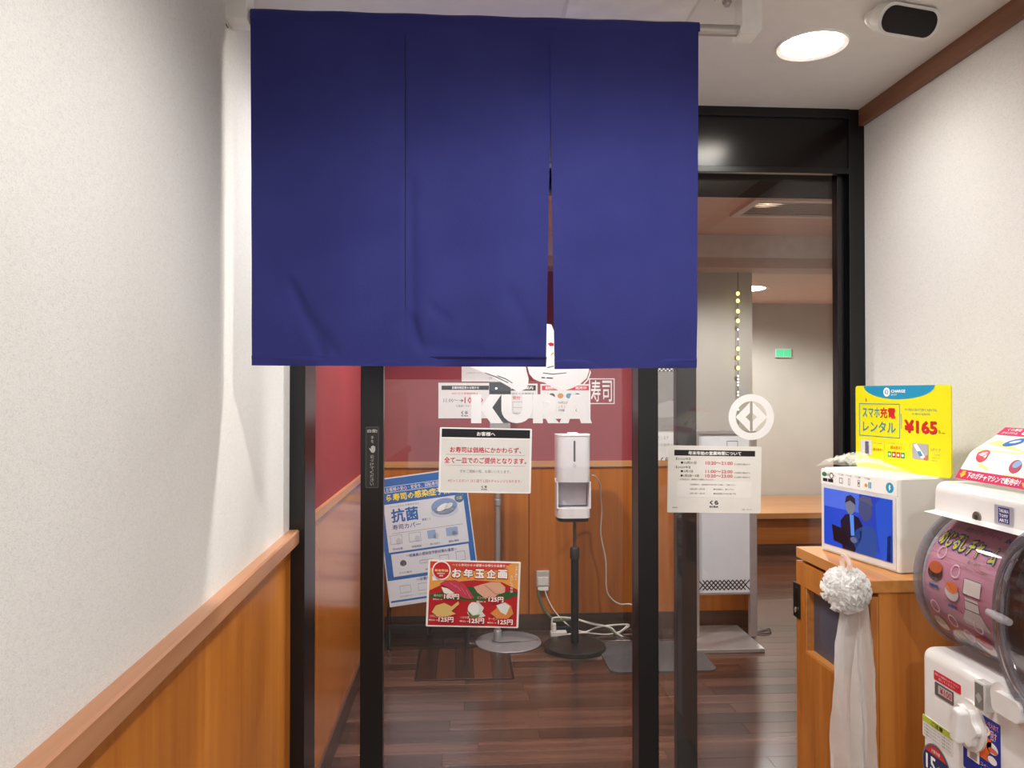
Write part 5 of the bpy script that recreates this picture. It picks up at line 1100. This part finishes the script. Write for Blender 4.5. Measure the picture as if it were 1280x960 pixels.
# keyhole and maker's plate on the cap
KX = cxs + 0.0105
kh = atx(1222, 647, KX); KH = frame_axes((KX, kh.y, kh.z), (0, -1, 0), (0, 0, 1))
lk = mesh('lock', prism(ell(0, 0, 0.0115, 0.0115, 24), 0.003, KH), plain('8A857C', 0.3, 0.8), ga)
mesh('keyhole', prism(ell(0, 0, 0.005, 0.005, 14), 0.0036, KH), plain('2A2622', 0.4), lk)
M, w, h = gface(1243, 640, 1267, 668, KX - 0.0015); w = 0.048; M.translation.z = zc1 + 0.0235
b = Board('maker_plate', M, w, 0.034, plain('B4B4BC', 0.35, 0.3), 0.001, 0.002, parent=ga); b.rect(0.22, 0.1, 0.82, 0.92, INK('1C1E78'), 'ground'); b.layer(); b.text('TAKARA', 0.26, 0.17, 0.78, 0.36, Wt, 0.02); b.text('TOMY', 0.28, 0.43, 0.76, 0.62, Wt, 0.02); b.text('ARTS', 0.28, 0.68, 0.76, 0.86, Wt, 0.02); b.done()
# promotion card bent back on top of the cap
P0 = atx(1194, 597.5, 1.0)
cardpts = [P0]; 
for (px, py, X) in ((1213, 565, 1.04), (1242.5, 546, 1.10), (1257, 534.5, 1.13)):
    q = aty(px, py, P0.y); cardpts.append(q)
prof = [(q.x, q.z) for q in cardpts]
lens = [0]
for a_, c_ in zip(prof, prof[1:]): lens.append(lens[-1] + math.hypot(c_[0] - a_[0], c_[1] - a_[1]))
CL = lens[-1]; CWD = 0.34
def along(t):
    t = max(0, min(CL, t))
    for i in range(len(lens) - 1):
        if t <= lens[i + 1] + 1e-9:
            k = (t - lens[i]) / (lens[i + 1] - lens[i]); return (prof[i][0] + (prof[i + 1][0] - prof[i][0]) * k, prof[i][1] + (prof[i + 1][1] - prof[i][1]) * k, prof[i + 1][1] - prof[i][1], prof[i + 1][0] - prof[i][0])
def cwarp(x, y, z):
    X_, Z_, dz, dx = along(y + CL / 2); l = math.hypot(dx, dz); return (X_ - dz / l * z, P0.y - (x + CWD / 2), Z_ + dx / l * z)
bm = bmesh.new(); cols = []
for t in [CL * i / 18 for i in range(19)]:
    cols.append([bm.verts.new(cwarp(sx_, t - CL / 2, zz)) for sx_ in (-CWD / 2, CWD / 2) for zz in (0, -0.0015)])
for A, B in zip(cols, cols[1:]):
    for k, l in ((0, 2), (2, 3), (3, 1), (1, 0)): bm.faces.new((A[k], A[l], B[l], B[k]))
bm.faces.new((cols[0][0], cols[0][1], cols[0][3], cols[0][2])); bm.faces.new((cols[-1][0], cols[-1][2], cols[-1][3], cols[-1][1]))
bmesh.ops.recalc_face_normals(bm, faces=bm.faces)
pc = mesh('promotion_card', bm, plain('F2EFE6', 0.45), None, True, 'colourful magenta edged promotion card bent back on top of the toy machine', 'card')
b = Board('x', Matrix.Identity(4), CWD, CL, None, base=False, z0=0.0006, warp=cwarp, step=0.0003)
MAG = INK('C8205A')
for k in range(9):
    a0, a1 = math.radians(k * 40), math.radians(k * 40 + 18); b.poly([(0.42, 0.5), (0.42 + 0.42 * math.cos(a0), 0.5 + 0.38 * math.sin(a0)), (0.42 + 0.42 * math.cos(a1), 0.5 + 0.38 * math.sin(a1))], INK('E8DE8A'), 'ray')
b.layer(); b.rect(0, 0, 1, 0.16, MAG, 'band'); b.rect(0, 0.86, 1, 1, MAG, 'band'); b.layer()
b.text('下のガチャマシンで販売中！', 0.09, 0.885, 0.52, 0.975, Wt, 0.03, 2); b.poly([(0.035, 0.88), (0.065, 0.88), (0.065, 0.92), (0.08, 0.92), (0.05, 0.98), (0.02, 0.92), (0.035, 0.92)], INK('F0B818'), 'arrow'); b.poly([(0.545, 0.88), (0.575, 0.88), (0.575, 0.92), (0.59, 0.92), (0.56, 0.98), (0.53, 0.92), (0.545, 0.92)], INK('F0B818'), 'arrow')
b.text('くら寿司', 0.05, 0.02, 0.16, 0.075, Wt, 0.03); b.text('オリジナル', 0.03, 0.09, 0.16, 0.14, Wt, 0.02); b.text('ビッくら', 0.19, 0.02, 0.48, 0.14, Wt, 0.05, 2)
b.oval(0.22, 0.30, 0.065, 0.085, INK('2A68B8'), 'capsule_print', rot=0.5); b.oval(0.12, 0.62, 0.05, 0.10, INK('C84858'), 'capsule_print', rot=-0.5); b.oval(0.42, 0.72, 0.045, 0.09, INK('B84A60'), 'capsule_print', rot=-0.5); b.layer(); b.oval(0.225, 0.29, 0.035, 0.03, INK('DCE4F0'), 'capsule_print', rot=0.4); b.oval(0.125, 0.60, 0.025, 0.035, INK('F0C8CC'), 'capsule_print', rot=0.4); b.oval(0.425, 0.69, 0.03, 0.05, INK('8AB0D8'), 'capsule_print', rot=0.4); b.done(pc)
